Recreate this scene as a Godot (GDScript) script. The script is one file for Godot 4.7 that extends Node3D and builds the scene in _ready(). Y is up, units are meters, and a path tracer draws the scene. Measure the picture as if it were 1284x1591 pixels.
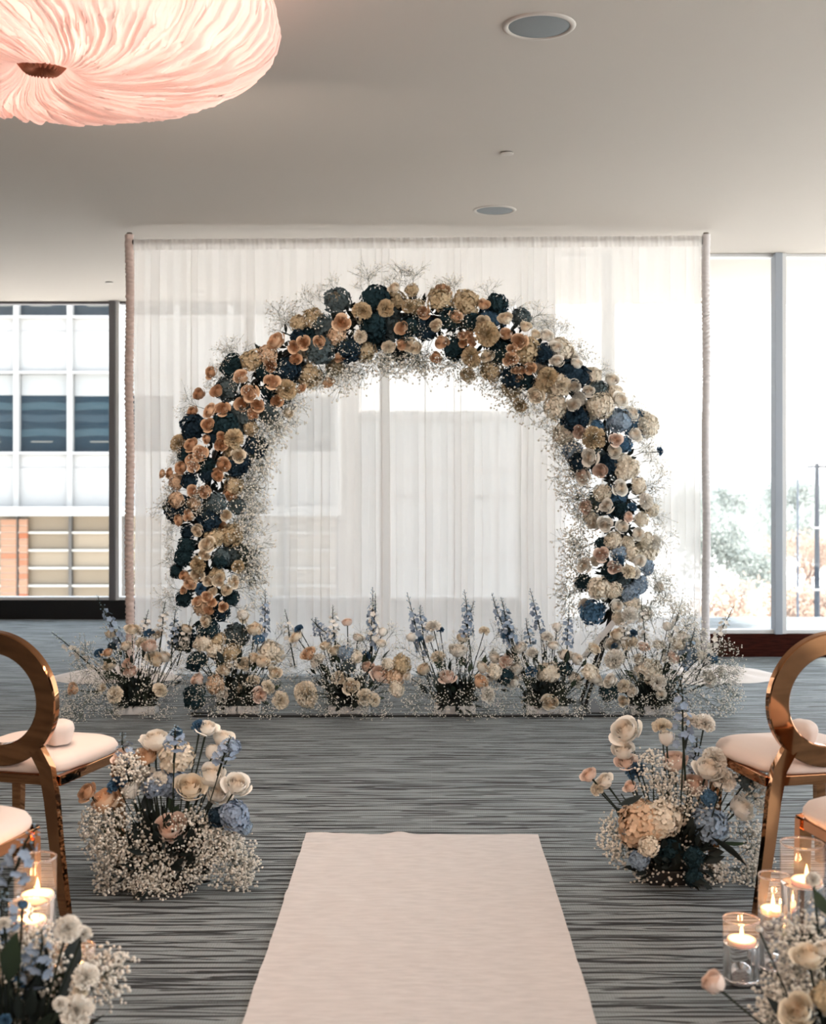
extends Node3D

# ---- measures taken from the photograph: lens, eye height, ceiling height ----
const F := 1880.0
const CX := 671.0
const HY := 745.0
const EYE := 1.42
const CEIL := 3.23
const ZL := -12.3      # far glazing on the left
const ZR := -9.7       # nearer glazing on the right
const XC := 0.905      # where the glazing steps forward
const XW := -7.0
const XE := 5.4
const ZB := 6.0
const GROUND := -7.0

var rng := RandomNumberGenerator.new()
var M := {}
var K := {}            # shared meshes

func at(px: float, py: float, d: float) -> Vector3:
	return Vector3((px - CX) / F * d, EYE - (py - HY) / F * d, -d)

const LAMP_INSIDE := 0.06
const LAMP_AREA := 1.6
const ARCH_FILL := 2.2  # energy of the added fill aimed at the arch
const CANDLE := 0.013
const SKY := 1.5
const SUN := 4.0

func _ready() -> void:
	rng.seed = 20
	# camera
	var cam := Camera3D.new()
	cam.name = "camera"
	var lens := CameraAttributesPhysical.new()
	lens.frustum_focal_length = 35.0
	lens.frustum_focus_distance = 5.5
	lens.frustum_near = 0.1
	lens.frustum_far = 600.0
	lens.exposure_aperture = 2.8
	cam.attributes = lens
	cam.position = Vector3(0, EYE, 0)
	add_child(cam)
	cam.projection = Camera3D.PROJECTION_FRUSTUM
	cam.keep_aspect = Camera3D.KEEP_HEIGHT
	cam.size = 1591.0 / F * cam.near
	cam.frustum_offset = Vector2((642.0 - CX) / F, (HY - 795.5) / F) * cam.near
	cam.current = true
	# sky and exposure
	var we := WorldEnvironment.new()
	we.name = "environment"
	var env := Environment.new()
	env.background_mode = Environment.BG_SKY
	var sm := ProceduralSkyMaterial.new()
	sm.sky_top_color = Color(0.88, 0.94, 1.0)
	sm.sky_horizon_color = Color(1.0, 0.985, 0.955)
	sm.sky_energy_multiplier = SKY
	sm.ground_bottom_color = Color(0.80, 0.79, 0.77)
	sm.ground_horizon_color = Color(0.95, 0.94, 0.92)
	sm.ground_energy_multiplier = SKY
	var sky := Sky.new()
	sky.sky_material = sm
	env.sky = sky
	env.tonemap_mode = Environment.TONE_MAPPER_LINEAR
	env.tonemap_exposure = 1.5
	env.sdfgi_enabled = true
	env.ssao_enabled = true
	env.ssil_enabled = true
	we.environment = env
	add_child(we)
	# the sun stands high on the right, over the street
	var sun := DirectionalLight3D.new()
	sun.name = "sun"
	sun.rotation_degrees = Vector3(-52, 91, 0)
	sun.light_color = Color(1.0, 0.975, 0.94)
	sun.light_energy = SUN
	sun.light_angular_distance = 3.0
	sun.sky_mode = DirectionalLight3D.SKY_MODE_LIGHT_ONLY
	sun.shadow_enabled = true
	add_child(sun)
	make_materials()
	make_more_materials()
	room()
	pleated_lamp(Vector3(-1.325, CEIL, -4.11), "large glowing pleated fabric lamp gathered at its centre, at the top left of the ceiling")
	pleated_lamp(Vector3(-1.4, CEIL, 0.9), "unseen pleated ceiling lamp added as fill behind the camera on the left")  # this lamp and the next are unseen, added for front fill
	pleated_lamp(Vector3(1.6, CEIL, 0.9), "unseen pleated ceiling lamp added as fill behind the camera on the right")
	ceiling_fittings()
	outside()
	backdrop()
	runner()
	make_flower_meshes()
	arch()
	low_row()
	chairs()
	aisle_arrangements()
	vases()
	near_arrangements()

func make_more_materials() -> void:
	M.blue_frame = mat(Color(0.62, 0.65, 0.69), 0.5)
	M.gather_shadow = mat(Color(0.74, 0.46, 0.35), 0.9)  # brown stands in for the shade inside the gather
	M.bulb = mat(Color(1, 0.95, 0.9), 0.6)
	M.bulb.emission_enabled = true
	M.bulb.emission = Color(1.0, 0.85, 0.75)
	M.bulb.emission_energy_multiplier = 2.0
	M.far_lamps = mat(Color(0.42, 0.42, 0.40), 0.9)
	M.ground = mat(Color(0.86, 0.85, 0.83), 0.95)
	M.interior = mat(Color(0.30, 0.28, 0.26), 0.9)
	M.panel = mat(Color(0.630, 0.630, 0.626), 0.8)
	M.panel_joint = mat(Color(0.571, 0.571, 0.575), 0.8)
	M.far_glass = mat(Color(0.074, 0.155, 0.199), 0.6)
	M.far_glass.metallic_specular = 0.25
	M.far_swag = mat(Color(0.111, 0.192, 0.236), 0.9)
	M.far_swag_light = mat(Color(0.148, 0.236, 0.272), 0.9)
	M.blind = mat(Color(0.596, 0.603, 0.603), 0.9)
	M.bronze = mat(Color(0.456, 0.403, 0.327), 0.4)
	M.bronze_light = mat(Color(0.531, 0.478, 0.403), 0.4)
	M.bar = mat(Color(0.665, 0.658, 0.635), 0.6)
	M.bar_dark = mat(Color(0.30, 0.29, 0.28), 0.6)
	M.brick = mat(Color(0.566, 0.378, 0.276), 0.9)
	M.brick_b = mat(Color(0.596, 0.450, 0.363), 0.9)
	M.brick_c = mat(Color(0.566, 0.334, 0.218), 0.9)
	M.brick_joint = mat(Color(0.594, 0.544, 0.487), 0.9)
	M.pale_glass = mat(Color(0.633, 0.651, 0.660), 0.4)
	M.hill = mat(Color(0.646, 0.663, 0.679), 1.0)  # hill, bark and crowns are kept pale to stand in for haze
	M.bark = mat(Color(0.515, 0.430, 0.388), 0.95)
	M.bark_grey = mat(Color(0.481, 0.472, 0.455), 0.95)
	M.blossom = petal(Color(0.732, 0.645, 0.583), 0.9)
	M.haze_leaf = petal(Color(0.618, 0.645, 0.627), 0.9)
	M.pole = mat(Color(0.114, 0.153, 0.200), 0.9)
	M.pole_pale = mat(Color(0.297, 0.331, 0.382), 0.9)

# ---------------------------------------------------------------- mesh builder
class MB:
	var v := PackedVector3Array()
	var c := PackedColorArray()
	var uv := PackedVector2Array()
	var ix := PackedInt32Array()
	var col := Color(1, 1, 1)
	func pt(p: Vector3, t := Vector2.ZERO) -> int:
		v.append(p)
		c.append(col)
		uv.append(t)
		return v.size() - 1
	func tri(a: int, b: int, d: int) -> void:
		ix.append(a)
		ix.append(b)
		ix.append(d)
	func quad(a: int, b: int, d: int, e: int) -> void:
		tri(a, b, d)
		tri(a, d, e)
	# rows of points; rows run "up", points run "right" seen from the front
	func rows(n: int, m: int, close := false) -> void:
		var s := v.size() - n * m
		for j in m - 1:
			for i in (n if close else n - 1):
				var k := (i + 1) % n
				quad(s + j * n + i, s + (j + 1) * n + i, s + (j + 1) * n + k, s + j * n + k)
	func tube(path: Array, radii: Array, sides := 6, cap := true) -> void:
		var up := Vector3.UP
		var m := path.size()
		for j in m:
			var t: Vector3 = (path[mini(j + 1, m - 1)] - path[maxi(j - 1, 0)]).normalized()
			if absf(t.dot(up)) > 0.95:
				up = Vector3.RIGHT if absf(t.x) < 0.9 else Vector3.BACK
			var a := t.cross(up).normalized()
			var b := a.cross(t)
			up = b
			for i in sides:
				var w := -TAU * i / sides
				pt(path[j] + (a * cos(w) + b * sin(w)) * radii[j], Vector2(float(i) / sides, float(j) / m))
		rows(sides, m, true)
		if cap:
			var s := v.size() - sides * m
			var e := pt(path[m - 1])
			var f := pt(path[0])
			for i in sides:
				var k := (i + 1) % sides
				tri(e, s + (m - 1) * sides + k, s + (m - 1) * sides + i)
				tri(f, s + i, s + k)
	# a profile of (radius, height) turned about y
	func lathe(prof: Array, sides := 24, o := Vector3.ZERO) -> void:
		for j in prof.size():
			for i in sides:
				var w := -TAU * i / sides
				pt(o + Vector3(cos(w) * prof[j].x, prof[j].y, sin(w) * prof[j].x), Vector2(float(i) / sides, float(j) / prof.size()))
		rows(sides, prof.size(), true)
	func box(p: Vector3, s: Vector3, r := 0.0, b := Basis.IDENTITY) -> void:
		var h := s / 2.0
		r = minf(r, minf(h.x, minf(h.y, h.z)) * 0.98)
		for ax in 3:
			for sg in [-1.0, 1.0]:
				var u := (ax + 1) % 3
				var w := (ax + 2) % 3
				var us: Array = [-h[u], h[u]] if r <= 0.0 else [-h[u], -h[u] + r, h[u] - r, h[u]]
				var ws: Array = [-h[w], h[w]] if r <= 0.0 else [-h[w], -h[w] + r, h[w] - r, h[w]]
				if sg < 0:
					us.reverse()
				for y in ws:
					for x in us:
						var q := Vector3.ZERO
						q[ax] = sg * h[ax]
						q[u] = x
						q[w] = y
						if r > 0.0:
							var inn := Vector3(clampf(q.x, -h.x + r, h.x - r), clampf(q.y, -h.y + r, h.y - r), clampf(q.z, -h.z + r, h.z - r))
							q = inn + (q - inn).normalized() * r
						pt(p + b * q, Vector2(x, y))
				rows(us.size(), ws.size())
	func ball(p: Vector3, r: Vector3, n := 10, m := 6) -> void:
		for j in m + 1:
			var a := -PI / 2 + PI * j / m
			for i in n:
				var w := -TAU * i / n
				pt(p + Vector3(cos(a) * cos(w) * r.x, sin(a) * r.y, cos(a) * sin(w) * r.z))
		rows(n, m + 1, true)
	func bead(p: Vector3, r: float) -> void:
		var s := pt(p + Vector3(0, r, 0))
		for q in 2:
			for k in 5:
				var a := -TAU * (k + 0.5 * q) / 5
				pt(p + Vector3(cos(a) * 0.894, 0.447 - 0.894 * q, sin(a) * 0.894) * r)
		pt(p - Vector3(0, r, 0))
		for k in 5:
			var n := (k + 1) % 5
			tri(s, s + 1 + n, s + 1 + k)
			tri(s + 1 + k, s + 1 + n, s + 6 + k)
			tri(s + 1 + n, s + 6 + n, s + 6 + k)
			tri(s + 11, s + 6 + k, s + 6 + n)
	func leaf(a: Vector3, dir: Vector3, side: Vector3, l: float, w: float, bend := 0.2) -> void:
		dir = dir.normalized()
		var nrm := dir.cross(side).normalized()
		side = nrm.cross(dir).normalized()
		var prof := [0.05, 0.72, 1.0, 0.62, 0.04]
		for j in 5:
			var t := j / 4.0
			var cpt := a + dir * l * t + nrm * (bend * l * sin(t * 2.2) * 0.5)
			for i in 3:
				pt(cpt + side * w * 0.5 * prof[j] * (i - 1) - nrm * (w * 0.16 * prof[j] if i == 1 else 0.0), Vector2(i / 2.0, t))
		rows(3, 5)
	func arrays() -> Array:
		var n := PackedVector3Array()
		n.resize(v.size())
		var seen := {}
		var rep := PackedInt32Array()
		rep.resize(v.size())
		for i in range(0, ix.size(), 3):
			var a := v[ix[i]]
			var nn := (v[ix[i + 2]] - a).cross(v[ix[i + 1]] - a)
			for k in 3:
				n[ix[i + k]] += nn
		for i in n.size():
			n[i] = n[i].normalized() if n[i].length_squared() > 1e-20 else Vector3.UP
		var arr := []
		arr.resize(Mesh.ARRAY_MAX)
		arr[Mesh.ARRAY_VERTEX] = v
		arr[Mesh.ARRAY_NORMAL] = n
		arr[Mesh.ARRAY_COLOR] = c
		arr[Mesh.ARRAY_TEX_UV] = uv
		arr[Mesh.ARRAY_INDEX] = ix
		return arr
	func mesh(mat: Material = null, m: ArrayMesh = null) -> ArrayMesh:
		if m == null:
			m = ArrayMesh.new()
		if ix.size():
			m.add_surface_from_arrays(Mesh.PRIMITIVE_TRIANGLES, arrays())
			if mat:
				m.surface_set_material(m.get_surface_count() - 1, mat)
		return m

# ---------------------------------------------------------------- object helpers
func part(called: String, mesh: Mesh, mat: Material, parent: Node3D, p := Vector3.ZERO, b := Basis.IDENTITY) -> MeshInstance3D:
	var o := MeshInstance3D.new()
	o.name = called
	o.mesh = mesh
	if mat:
		o.set_surface_override_material(0, mat)
	o.transform = Transform3D(b, p)
	parent.add_child(o, true)
	return o

func thing(called: String, label: String, category: String, p := Vector3.ZERO, group := "", turn := 0.0) -> Node3D:
	var o := Node3D.new()
	o.name = numbered(called)
	o.position = p
	o.rotation.y = turn
	add_child(o)
	tag(o, label, category, group)
	return o

func tag(o: Node3D, label: String, category: String, group := "") -> void:
	o.set_meta("label", label)
	o.set_meta("category", category)
	if group:
		o.set_meta("group", group)

var used := {}
func numbered(s: String) -> String:
	used[s] = used.get(s, -1) + 1
	return s if used[s] == 0 else "%s_%03d" % [s, used[s]]

func structure(called: String, mesh: Mesh, mat: Material) -> MeshInstance3D:
	var o := part(called, mesh, mat, self)
	o.set_meta("kind", "structure")
	return o

func boxmesh(s: Vector3, r := 0.0) -> ArrayMesh:
	var b := MB.new()
	b.box(Vector3.ZERO, s, r)
	return b.mesh()

func slab(called: String, lo: Vector3, hi: Vector3, mat: Material, parent: Node3D = null, r := 0.0) -> MeshInstance3D:
	var m := boxmesh(hi - lo, r)
	var o: MeshInstance3D
	if parent == null:
		o = structure(called, m, mat)
	else:
		o = part(called, m, mat, parent)
	o.position = (lo + hi) / 2.0 - (parent.position if parent else Vector3.ZERO)
	return o

func mat(color: Color, rough := 0.8, metal := 0.0) -> StandardMaterial3D:
	var m := StandardMaterial3D.new()
	m.albedo_color = color
	m.roughness = rough
	m.metallic = metal
	m.cull_mode = BaseMaterial3D.CULL_DISABLED
	return m

func petal(color: Color, glow := 0.5) -> StandardMaterial3D:
	var m := mat(color, 0.75)
	m.metallic_specular = 0.25
	m.vertex_color_use_as_albedo = true
	m.backlight_enabled = true
	m.backlight = Color(glow, glow, glow)
	return m

func aim(dir: Vector3, roll := 0.0) -> Basis:
	var y := dir.normalized()
	var x := y.cross(Vector3.BACK if absf(y.z) < 0.9 else Vector3.RIGHT).normalized()
	var z := x.cross(y)
	return Basis(x, y, z).rotated(y, roll)

func rv(s := 1.0) -> Vector3:
	return Vector3(rng.randf_range(-s, s), rng.randf_range(-s, s), rng.randf_range(-s, s))

func rf(a: float, b: float) -> float:
	return rng.randf_range(a, b)

# ---------------------------------------------------------------- materials
func carpet_image(base: Color, dark: Color) -> Image:
	var n := 2048
	var data := PackedByteArray()
	data.resize(n * n * 3)
	var shade := PackedFloat32Array()
	shade.resize(n * n)
	var grain := FastNoiseLite.new()
	grain.seed = 4
	grain.frequency = 0.011
	# ribs of the weave
	for y in n:
		for x in n:
			var g := 0.12 * grain.get_noise_2d(x * 0.25, y * 3.0)
			g += 0.05 if (x / 3) % 2 == 0 else -0.03
			g += 0.03 if (y / 3) % 2 == 0 else -0.03
			shade[y * n + x] = g
	var k := 0
	var yy := 0.0
	while yy < n - 6:
		var a1 := rf(2, 9)
		var a2 := rf(1, 4)
		var f1 := rng.randi_range(1, 3)
		var f2 := rng.randi_range(4, 9)
		var p1 := rf(0, TAU)
		var p2 := rf(0, TAU)
		var w0 := rf(1.8, 5.0) if k % 3 else rf(3.8, 7.0)
		var gap := rf(-1.3, 0.25)
		for x in n:
			var t := TAU * x / n
			var cy := yy + a1 * sin(f1 * t + p1) + a2 * sin(f2 * t + p2)
			var w := w0 * (0.75 + 0.45 * sin((f1 + 2) * t + p2 * 2.0))
			var st := clampf((sin(f2 * t * 0.5 * 2.0 + p1) - gap) * 2.5, 0.0, 1.0)
			if k % 3 == 0:
				st = 1.0
			w = w * st + 0.001
			var lo := int(floor(cy - w - 1))
			for y in range(lo, int(ceil(cy + w + 1)) + 1):
				var cov := clampf(w + 0.5 - absf(y - cy), 0.0, 1.0)
				var id := posmod(y, n) * n + x
				shade[id] = maxf(-1.0, shade[id] - cov * 1.0) if cov > 0 else shade[id]
		yy += rf(6, 18)
		k += 1
	for i in n * n:
		var s := clampf(shade[i] + 0.0, -1.0, 1.0)
		var q: Color
		if s < -0.2:
			q = base.lerp(dark, clampf((-0.2 - s) / 0.6 + 0.2, 0.0, 1.0))
		else:
			q = base.lerp(dark, clampf(-s, 0.0, 0.2)) * (1.0 + maxf(s, 0.0))
		data[i * 3] = int(clampf(q.r, 0, 1) * 255)
		data[i * 3 + 1] = int(clampf(q.g, 0, 1) * 255)
		data[i * 3 + 2] = int(clampf(q.b, 0, 1) * 255)
	return Image.create_from_data(n, n, false, Image.FORMAT_RGB8, data)

func noise_tex(a: Color, b: Color, freq: float, size := 512, as_normal := false, strength := 4.0) -> NoiseTexture2D:
	var t := NoiseTexture2D.new()
	var n := FastNoiseLite.new()
	n.frequency = freq
	n.seed = 11
	t.noise = n
	t.width = size
	t.height = size
	t.seamless = true
	if as_normal:
		t.as_normal_map = true
		t.bump_strength = strength
	else:
		var g := Gradient.new()
		g.set_color(0, a)
		g.set_color(1, b)
		t.color_ramp = g
	return t

func make_materials() -> void:
	M.ceiling = mat(Color(0.77, 0.735, 0.70), 0.95)
	M.ring_reflection = mat(Color(0.66, 0.48, 0.34), 0.6)  # for an added band that the chair rings mirror
	M.dark_reflection = mat(Color(0.10, 0.075, 0.065), 0.6)  # unseen back wall made dark for the ring reflections and less fill
	M.wall = mat(Color(0.30, 0.25, 0.22), 0.9)
	M.carpet = mat(Color.WHITE, 0.66)
	M.carpet.rim_enabled = true
	M.carpet.rim = 0.2
	M.carpet.rim_tint = 0.2
	M.carpet.albedo_texture = ImageTexture.create_from_image(carpet_image(Color(0.50, 0.535, 0.545), Color(0.012, 0.04, 0.065)))
	M.carpet.uv1_triplanar = true
	M.carpet.uv1_world_triplanar = true
	M.carpet.uv1_scale = Vector3(0.36, 0.36, 0.36)
	M.carpet.metallic_specular = 0.40
	M.runner = mat(Color(0.84, 0.825, 0.82), 0.95)
	M.runner.albedo_texture = noise_tex(Color(0.93, 0.93, 0.93), Color(1, 1, 1), 0.03)
	M.runner.uv1_triplanar = true
	M.runner.uv1_scale = Vector3(0.6, 1, 2.6)
	M.runner.normal_enabled = true
	M.runner.normal_texture = noise_tex(Color.WHITE, Color.WHITE, 0.02, 512, true, 3.0)
	M.runner.normal_scale = 0.4
	M.wood = mat(Color(0.27, 0.115, 0.08), 0.75)
	M.wood.metallic_specular = 0.2
	M.wood.albedo_texture = noise_tex(Color(0.6, 0.6, 0.6), Color(1.0, 1.0, 1.0), 0.02)
	M.wood.uv1_triplanar = true
	M.wood.uv1_scale = Vector3(0.6, 6, 6)
	M.dark_wood = mat(Color(0.045, 0.035, 0.035), 0.5)
	M.white_frame = mat(Color(0.86, 0.86, 0.86), 0.5)
	M.grey_frame = mat(Color(0.42, 0.41, 0.42), 0.5)
	M.glass = mat(Color(1, 1, 1, 0.03), 0.02)
	M.glass.transparency = BaseMaterial3D.TRANSPARENCY_ALPHA
	M.vase_glass = mat(Color(1, 1, 1, 0.05), 0.03)
	M.vase_glass.transparency = BaseMaterial3D.TRANSPARENCY_ALPHA
	M.rim_glass = mat(Color(0.97, 0.93, 0.92, 0.1), 0.05)
	M.rim_glass.refraction_enabled = true
	M.rim_glass.refraction_scale = 0.05
	M.water = mat(Color(1, 1, 1, 0.0), 0.02)
	M.water.refraction_enabled = true
	M.water.refraction_scale = 0.033
	M.sheer = mat(Color(0.95, 0.94, 0.93, 0.84), 0.9)
	M.sheer.transparency = BaseMaterial3D.TRANSPARENCY_ALPHA
	M.sheer.backlight_enabled = true
	M.sheer.backlight = Color(1.05, 1.04, 1.03)
	M.sheer.metallic_specular = 0.1
	M.sleeve_pink = mat(Color(0.86, 0.78, 0.75), 0.95)
	M.sleeve_white = mat(Color(0.85, 0.83, 0.83), 0.95)
	M.white_cloth = mat(Color(0.93, 0.90, 0.88), 0.9)
	M.pipe = mat(Color(0.50, 0.46, 0.43), 0.5, 0.3)
	M.black = mat(Color(0.03, 0.03, 0.035), 0.5)
	M.gold = mat(Color(0.71, 0.50, 0.35), 0.06, 1.0)
	M.cushion = mat(Color(0.93, 0.86, 0.82), 0.7)
	M.shade = mat(Color(0.98, 0.93, 0.92), 0.9)
	M.shade.backlight_enabled = true
	M.shade.backlight = Color(1.3, 1.23, 1.21)
	M.shade.emission_enabled = true
	M.shade.emission = Color(1.0, 0.80, 0.70)
	M.shade.emission_energy_multiplier = 0.08
	M.grille = mat(Color(0.52, 0.54, 0.55), 0.7)
	M.ceiling_metal = mat(Color(0.78, 0.75, 0.72), 0.6)
	M.wax = mat(Color(0.98, 0.92, 0.86), 0.5)
	M.wax.subsurf_scatter_enabled = true
	M.wax.subsurf_scatter_strength = 0.4
	M.flame = mat(Color(1, 0.8, 0.5), 0.9)
	M.flame.emission_enabled = true
	M.flame.emission = Color(1.0, 0.80, 0.55)
	M.flame.emission_energy_multiplier = 4.0
	M.stem = mat(Color(0.10, 0.15, 0.10), 0.8)
	M.twig = mat(Color(0.27, 0.30, 0.23), 0.9)
	M.leaf = mat(Color(0.085, 0.15, 0.115), 0.6)
	M.leaf.backlight_enabled = true
	M.leaf.backlight = Color(0.25, 0.3, 0.2)
	M.dark_leaf = mat(Color(0.08, 0.125, 0.115), 0.7)
	M.bud = petal(Color(0.98, 0.96, 0.92), 0.35)
	# petals
	M.cream = petal(Color(0.98, 0.94, 0.87))
	M.white = petal(Color(0.99, 0.975, 0.945))
	M.blush = petal(Color(0.98, 0.90, 0.85))
	M.peach = petal(Color(0.95, 0.83, 0.71))
	M.tan = petal(Color(0.90, 0.76, 0.63))
	M.sand = petal(Color(0.85, 0.77, 0.64))
	M.blue = petal(Color(0.31, 0.45, 0.57), 0.3)
	M.navy = petal(Color(0.14, 0.22, 0.28), 0.2)
	M.slate = petal(Color(0.36, 0.42, 0.44), 0.3)
	M.teal = petal(Color(0.14, 0.23, 0.26), 0.2)
	M.lavender = petal(Color(0.62, 0.69, 0.78), 0.4)
	M.pale_blue = petal(Color(0.62, 0.70, 0.78), 0.4)

# ---------------------------------------------------------------- flowers
func make_rose(open: float) -> ArrayMesh:
	var b := MB.new()
	var n := 24
	for i in n:
		var t := i / float(n - 1)
		var ang := i * 2.39996 + rf(-0.25, 0.25)
		var r := lerpf(0.07, 0.80, pow(t, 0.8)) * rf(0.94, 1.06)
		var half := lerpf(1.7, 0.72, sqrt(t))
		var top := lerpf(0.56, 0.46 - 0.16 * open, t * t) + rf(-0.05, 0.05)
		var flare := (0.06 + 0.24 * open) * smoothstep(0.65, 1.0, t) * rf(0.6, 1.3)
		var low := lerpf(-0.1, -0.55, t)
		for j in 6:
			var v := j / 5.0
			for q in 7:
				var u := q / 3.0 - 1.0
				var wide := half * (0.40 + 0.60 * sin(v * 1.75))
				var tip := 1.0 - 0.16 * pow(absf(u), 2.5) * (0.4 + 0.6 * v)
				var bv := 1.0 - minf(v * 1.45, 1.0)
				var bulge := sqrt(1.0 - bv * bv)
				var rad := r * (0.20 + 0.80 * bulge) - 0.10 * r * (1.0 - t) * v
				rad += flare * pow(v, 3.0) * (1.0 - 0.3 * u * u)
				rad += 0.035 * (1.0 - u * u) * v * t
				var y := lerpf(low, top, v * tip)
				y -= flare * 0.75 * pow(v, 5.0)
				y += 0.025 * sin(u * 5.0 + i * 1.7) * v
				var a := ang + u * wide
				var deep := clampf(0.35 + t * 0.9, 0, 1)
				var edge := lerpf(0.9, 1.0, v)
				b.col = Color(edge, edge * lerpf(0.87, 1.0, deep), edge * lerpf(0.74, 1.0, deep))
				b.pt(Vector3(cos(a) * rad, y, -sin(a) * rad))
		b.rows(7, 6)
	return b.mesh()

func make_carnation() -> ArrayMesh:
	var b := MB.new()
	var n := 46
	for i in n:
		var t := i / float(n - 1)
		var ang := i * 2.39996 + rf(-0.3, 0.3)
		var tilt := lerpf(0.05, 1.62, pow(t, 0.8)) + rf(-0.1, 0.1)
		var l := rf(0.88, 1.06)
		var d := Vector3(sin(tilt) * cos(ang), cos(tilt), sin(tilt) * sin(ang))
		var side := d.cross(Vector3(sin(ang * 2.0), 1.3, cos(ang * 2.0))).normalized()
		side = side.rotated(d, rf(-0.7, 0.7))
		var nrm := side.cross(d)
		var ph := rf(0, TAU)
		for j in 3:
			var v := [0.25, 0.72, 1.0][j] as float
			for q in 9:
				var u := q / 4.0 - 1.0
				var ruff := 0.13 * v * v * sin(u * 7.0 + ph) + (0.05 if q % 2 else -0.05) * (1.0 if j == 2 else 0.0)
				var p := d * l * v * (1.0 - 0.16 * u * u) + side * u * 0.42 * v + nrm * ruff
				if j == 2 and q % 2:
					p *= 1.07
				var w := lerpf(0.80, 1.0, v)
				b.col = Color(w, w, w)
				b.pt(p * Vector3(1, 0.82, 1) - Vector3(0, 0.15, 0))
		b.rows(9, 3)
	return b.mesh()

func floret(b: MB, p: Vector3, d: Vector3, r: float, petals: int, tone: float) -> void:
	var bs := aim(d, rf(0, TAU))
	for k in petals:
		var a := TAU * k / petals
		var x := bs * Vector3(cos(a), 0, sin(a))
		var z := bs * Vector3(-sin(a), 0, cos(a))
		var y := bs.y
		b.col = Color(tone, tone, tone) * rf(0.92, 1.05)
		var c0 := b.pt(p)
		var w := 0.62 if petals == 4 else 0.48
		b.pt(p + x * r * 0.55 + z * r * w + y * r * 0.10)
		b.pt(p + x * r * 1.0 + z * r * w * 0.55 + y * r * 0.22)
		b.pt(p + x * r * 1.0 - z * r * w * 0.55 + y * r * 0.22)
		b.pt(p + x * r * 0.55 - z * r * w + y * r * 0.10)
		b.tri(c0, c0 + 2, c0 + 1)
		b.tri(c0, c0 + 3, c0 + 2)
		b.tri(c0, c0 + 4, c0 + 3)

func make_hydrangea() -> ArrayMesh:
	var b := MB.new()
	b.col = Color(0.72, 0.73, 0.70)
	b.ball(Vector3(0, -0.05, 0), Vector3(0.72, 0.62, 0.72), 10, 6)
	var n := 170
	for i in n:
		var y := 1.0 - 1.72 * (i + 0.5) / n
		var r := sqrt(1.0 - y * y)
		var a := i * 2.39996
		var d := Vector3(cos(a) * r, y, sin(a) * r)
		var bump := 0.90 + 0.08 * sin(a * 3.0 + y * 4.0) + rf(-0.08, 0.07)
		floret(b, d * bump * Vector3(1, 0.82, 1), (d + rv(0.55)).normalized(), rf(0.115, 0.165), 4, rf(0.84, 1.0))
	return b.mesh()

func make_spray(buds: int, spread: float, br: float) -> ArrayMesh:
	# a spray of baby's breath one unit long, tip towards +y
	var b := MB.new()
	var s := MB.new()
	s.tube([Vector3.ZERO, Vector3(0.02, 0.3, 0.01), Vector3(0, 0.62, 0)], [0.010, 0.008, 0.005], 3, false)
	var n := buds / 6
	for i in n:
		var h := lerpf(0.25, 0.6, i / float(n))
		var a := i * 2.39996
		var out := spread * rf(0.45, 1.0)
		var e := Vector3(cos(a) * out * 0.6, h + rf(0.12, 0.26), sin(a) * out * 0.6)
		s.tube([Vector3(0, h, 0), e], [0.0045, 0.003], 3, false)
		for k in 6:
			var t := e + Vector3(cos(a) * 0.4 * out, 0.10, sin(a) * 0.4 * out) + rv(0.16) * (0.6 + spread)
			s.tube([e, t], [0.0026, 0.002], 3, false)
			b.col = Color(1, 1, 1) * rf(0.8, 1.05)
			b.bead(t, br * rf(0.7, 1.25))
	return s.mesh(M.twig, b.mesh(M.bud))

func make_delphinium(dense: float) -> ArrayMesh:
	# one unit tall; the lower third is bare stem
	var b := MB.new()
	var s := MB.new()
	s.tube([Vector3(0, -0.55, 0), Vector3(0.0, 0.3, 0.01), Vector3(0.02, 0.7, 0), Vector3(0.0, 1.0, 0)], [0.013, 0.011, 0.008, 0.003], 5, false)
	var n := int(34 * dense)
	for i in n:
		var t := i / float(n - 1)
		var h := lerpf(0.05, 0.97, t)
		var a := i * 2.39996 + rf(-0.3, 0.3)
		var out := lerpf(0.085, 0.025, t * t)
		var d := Vector3(cos(a), lerpf(0.1, 0.6, t), sin(a)).normalized()
		var p := Vector3(0, h, 0) + d * out
		s.tube([Vector3(0, h - 0.02, 0), p], [0.004, 0.003], 3, false)
		if t < 0.68:
			floret(b, p, (d + rv(0.35)).normalized(), rf(0.042, 0.062) * lerpf(1.0, 0.7, t), 5, rf(0.75, 1.05))
		else:
			b.col = Color(0.75, 0.85, 0.8)
			b.bead(p, 0.014 * lerpf(1.3, 0.7, t))
	return s.mesh(M.stem, b.mesh())

func make_leaf() -> ArrayMesh:
	var b := MB.new()
	b.leaf(Vector3.ZERO, Vector3.UP, Vector3.RIGHT, 1.0, 0.42, 0.25)
	return b.mesh()

func make_calyx() -> ArrayMesh:
	var b := MB.new()
	b.lathe([Vector2(0.001, -0.55), Vector2(0.10, -0.52), Vector2(0.2, -0.42), Vector2(0.22, -0.3)], 7)
	for k in 5:
		var a := TAU * k / 5
		b.leaf(Vector3(cos(a) * 0.16, -0.42, sin(a) * 0.16), Vector3(cos(a), 0.75, sin(a)), Vector3(-sin(a), 0, cos(a)), 0.65, 0.22, -0.3)
	return b.mesh()

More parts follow.
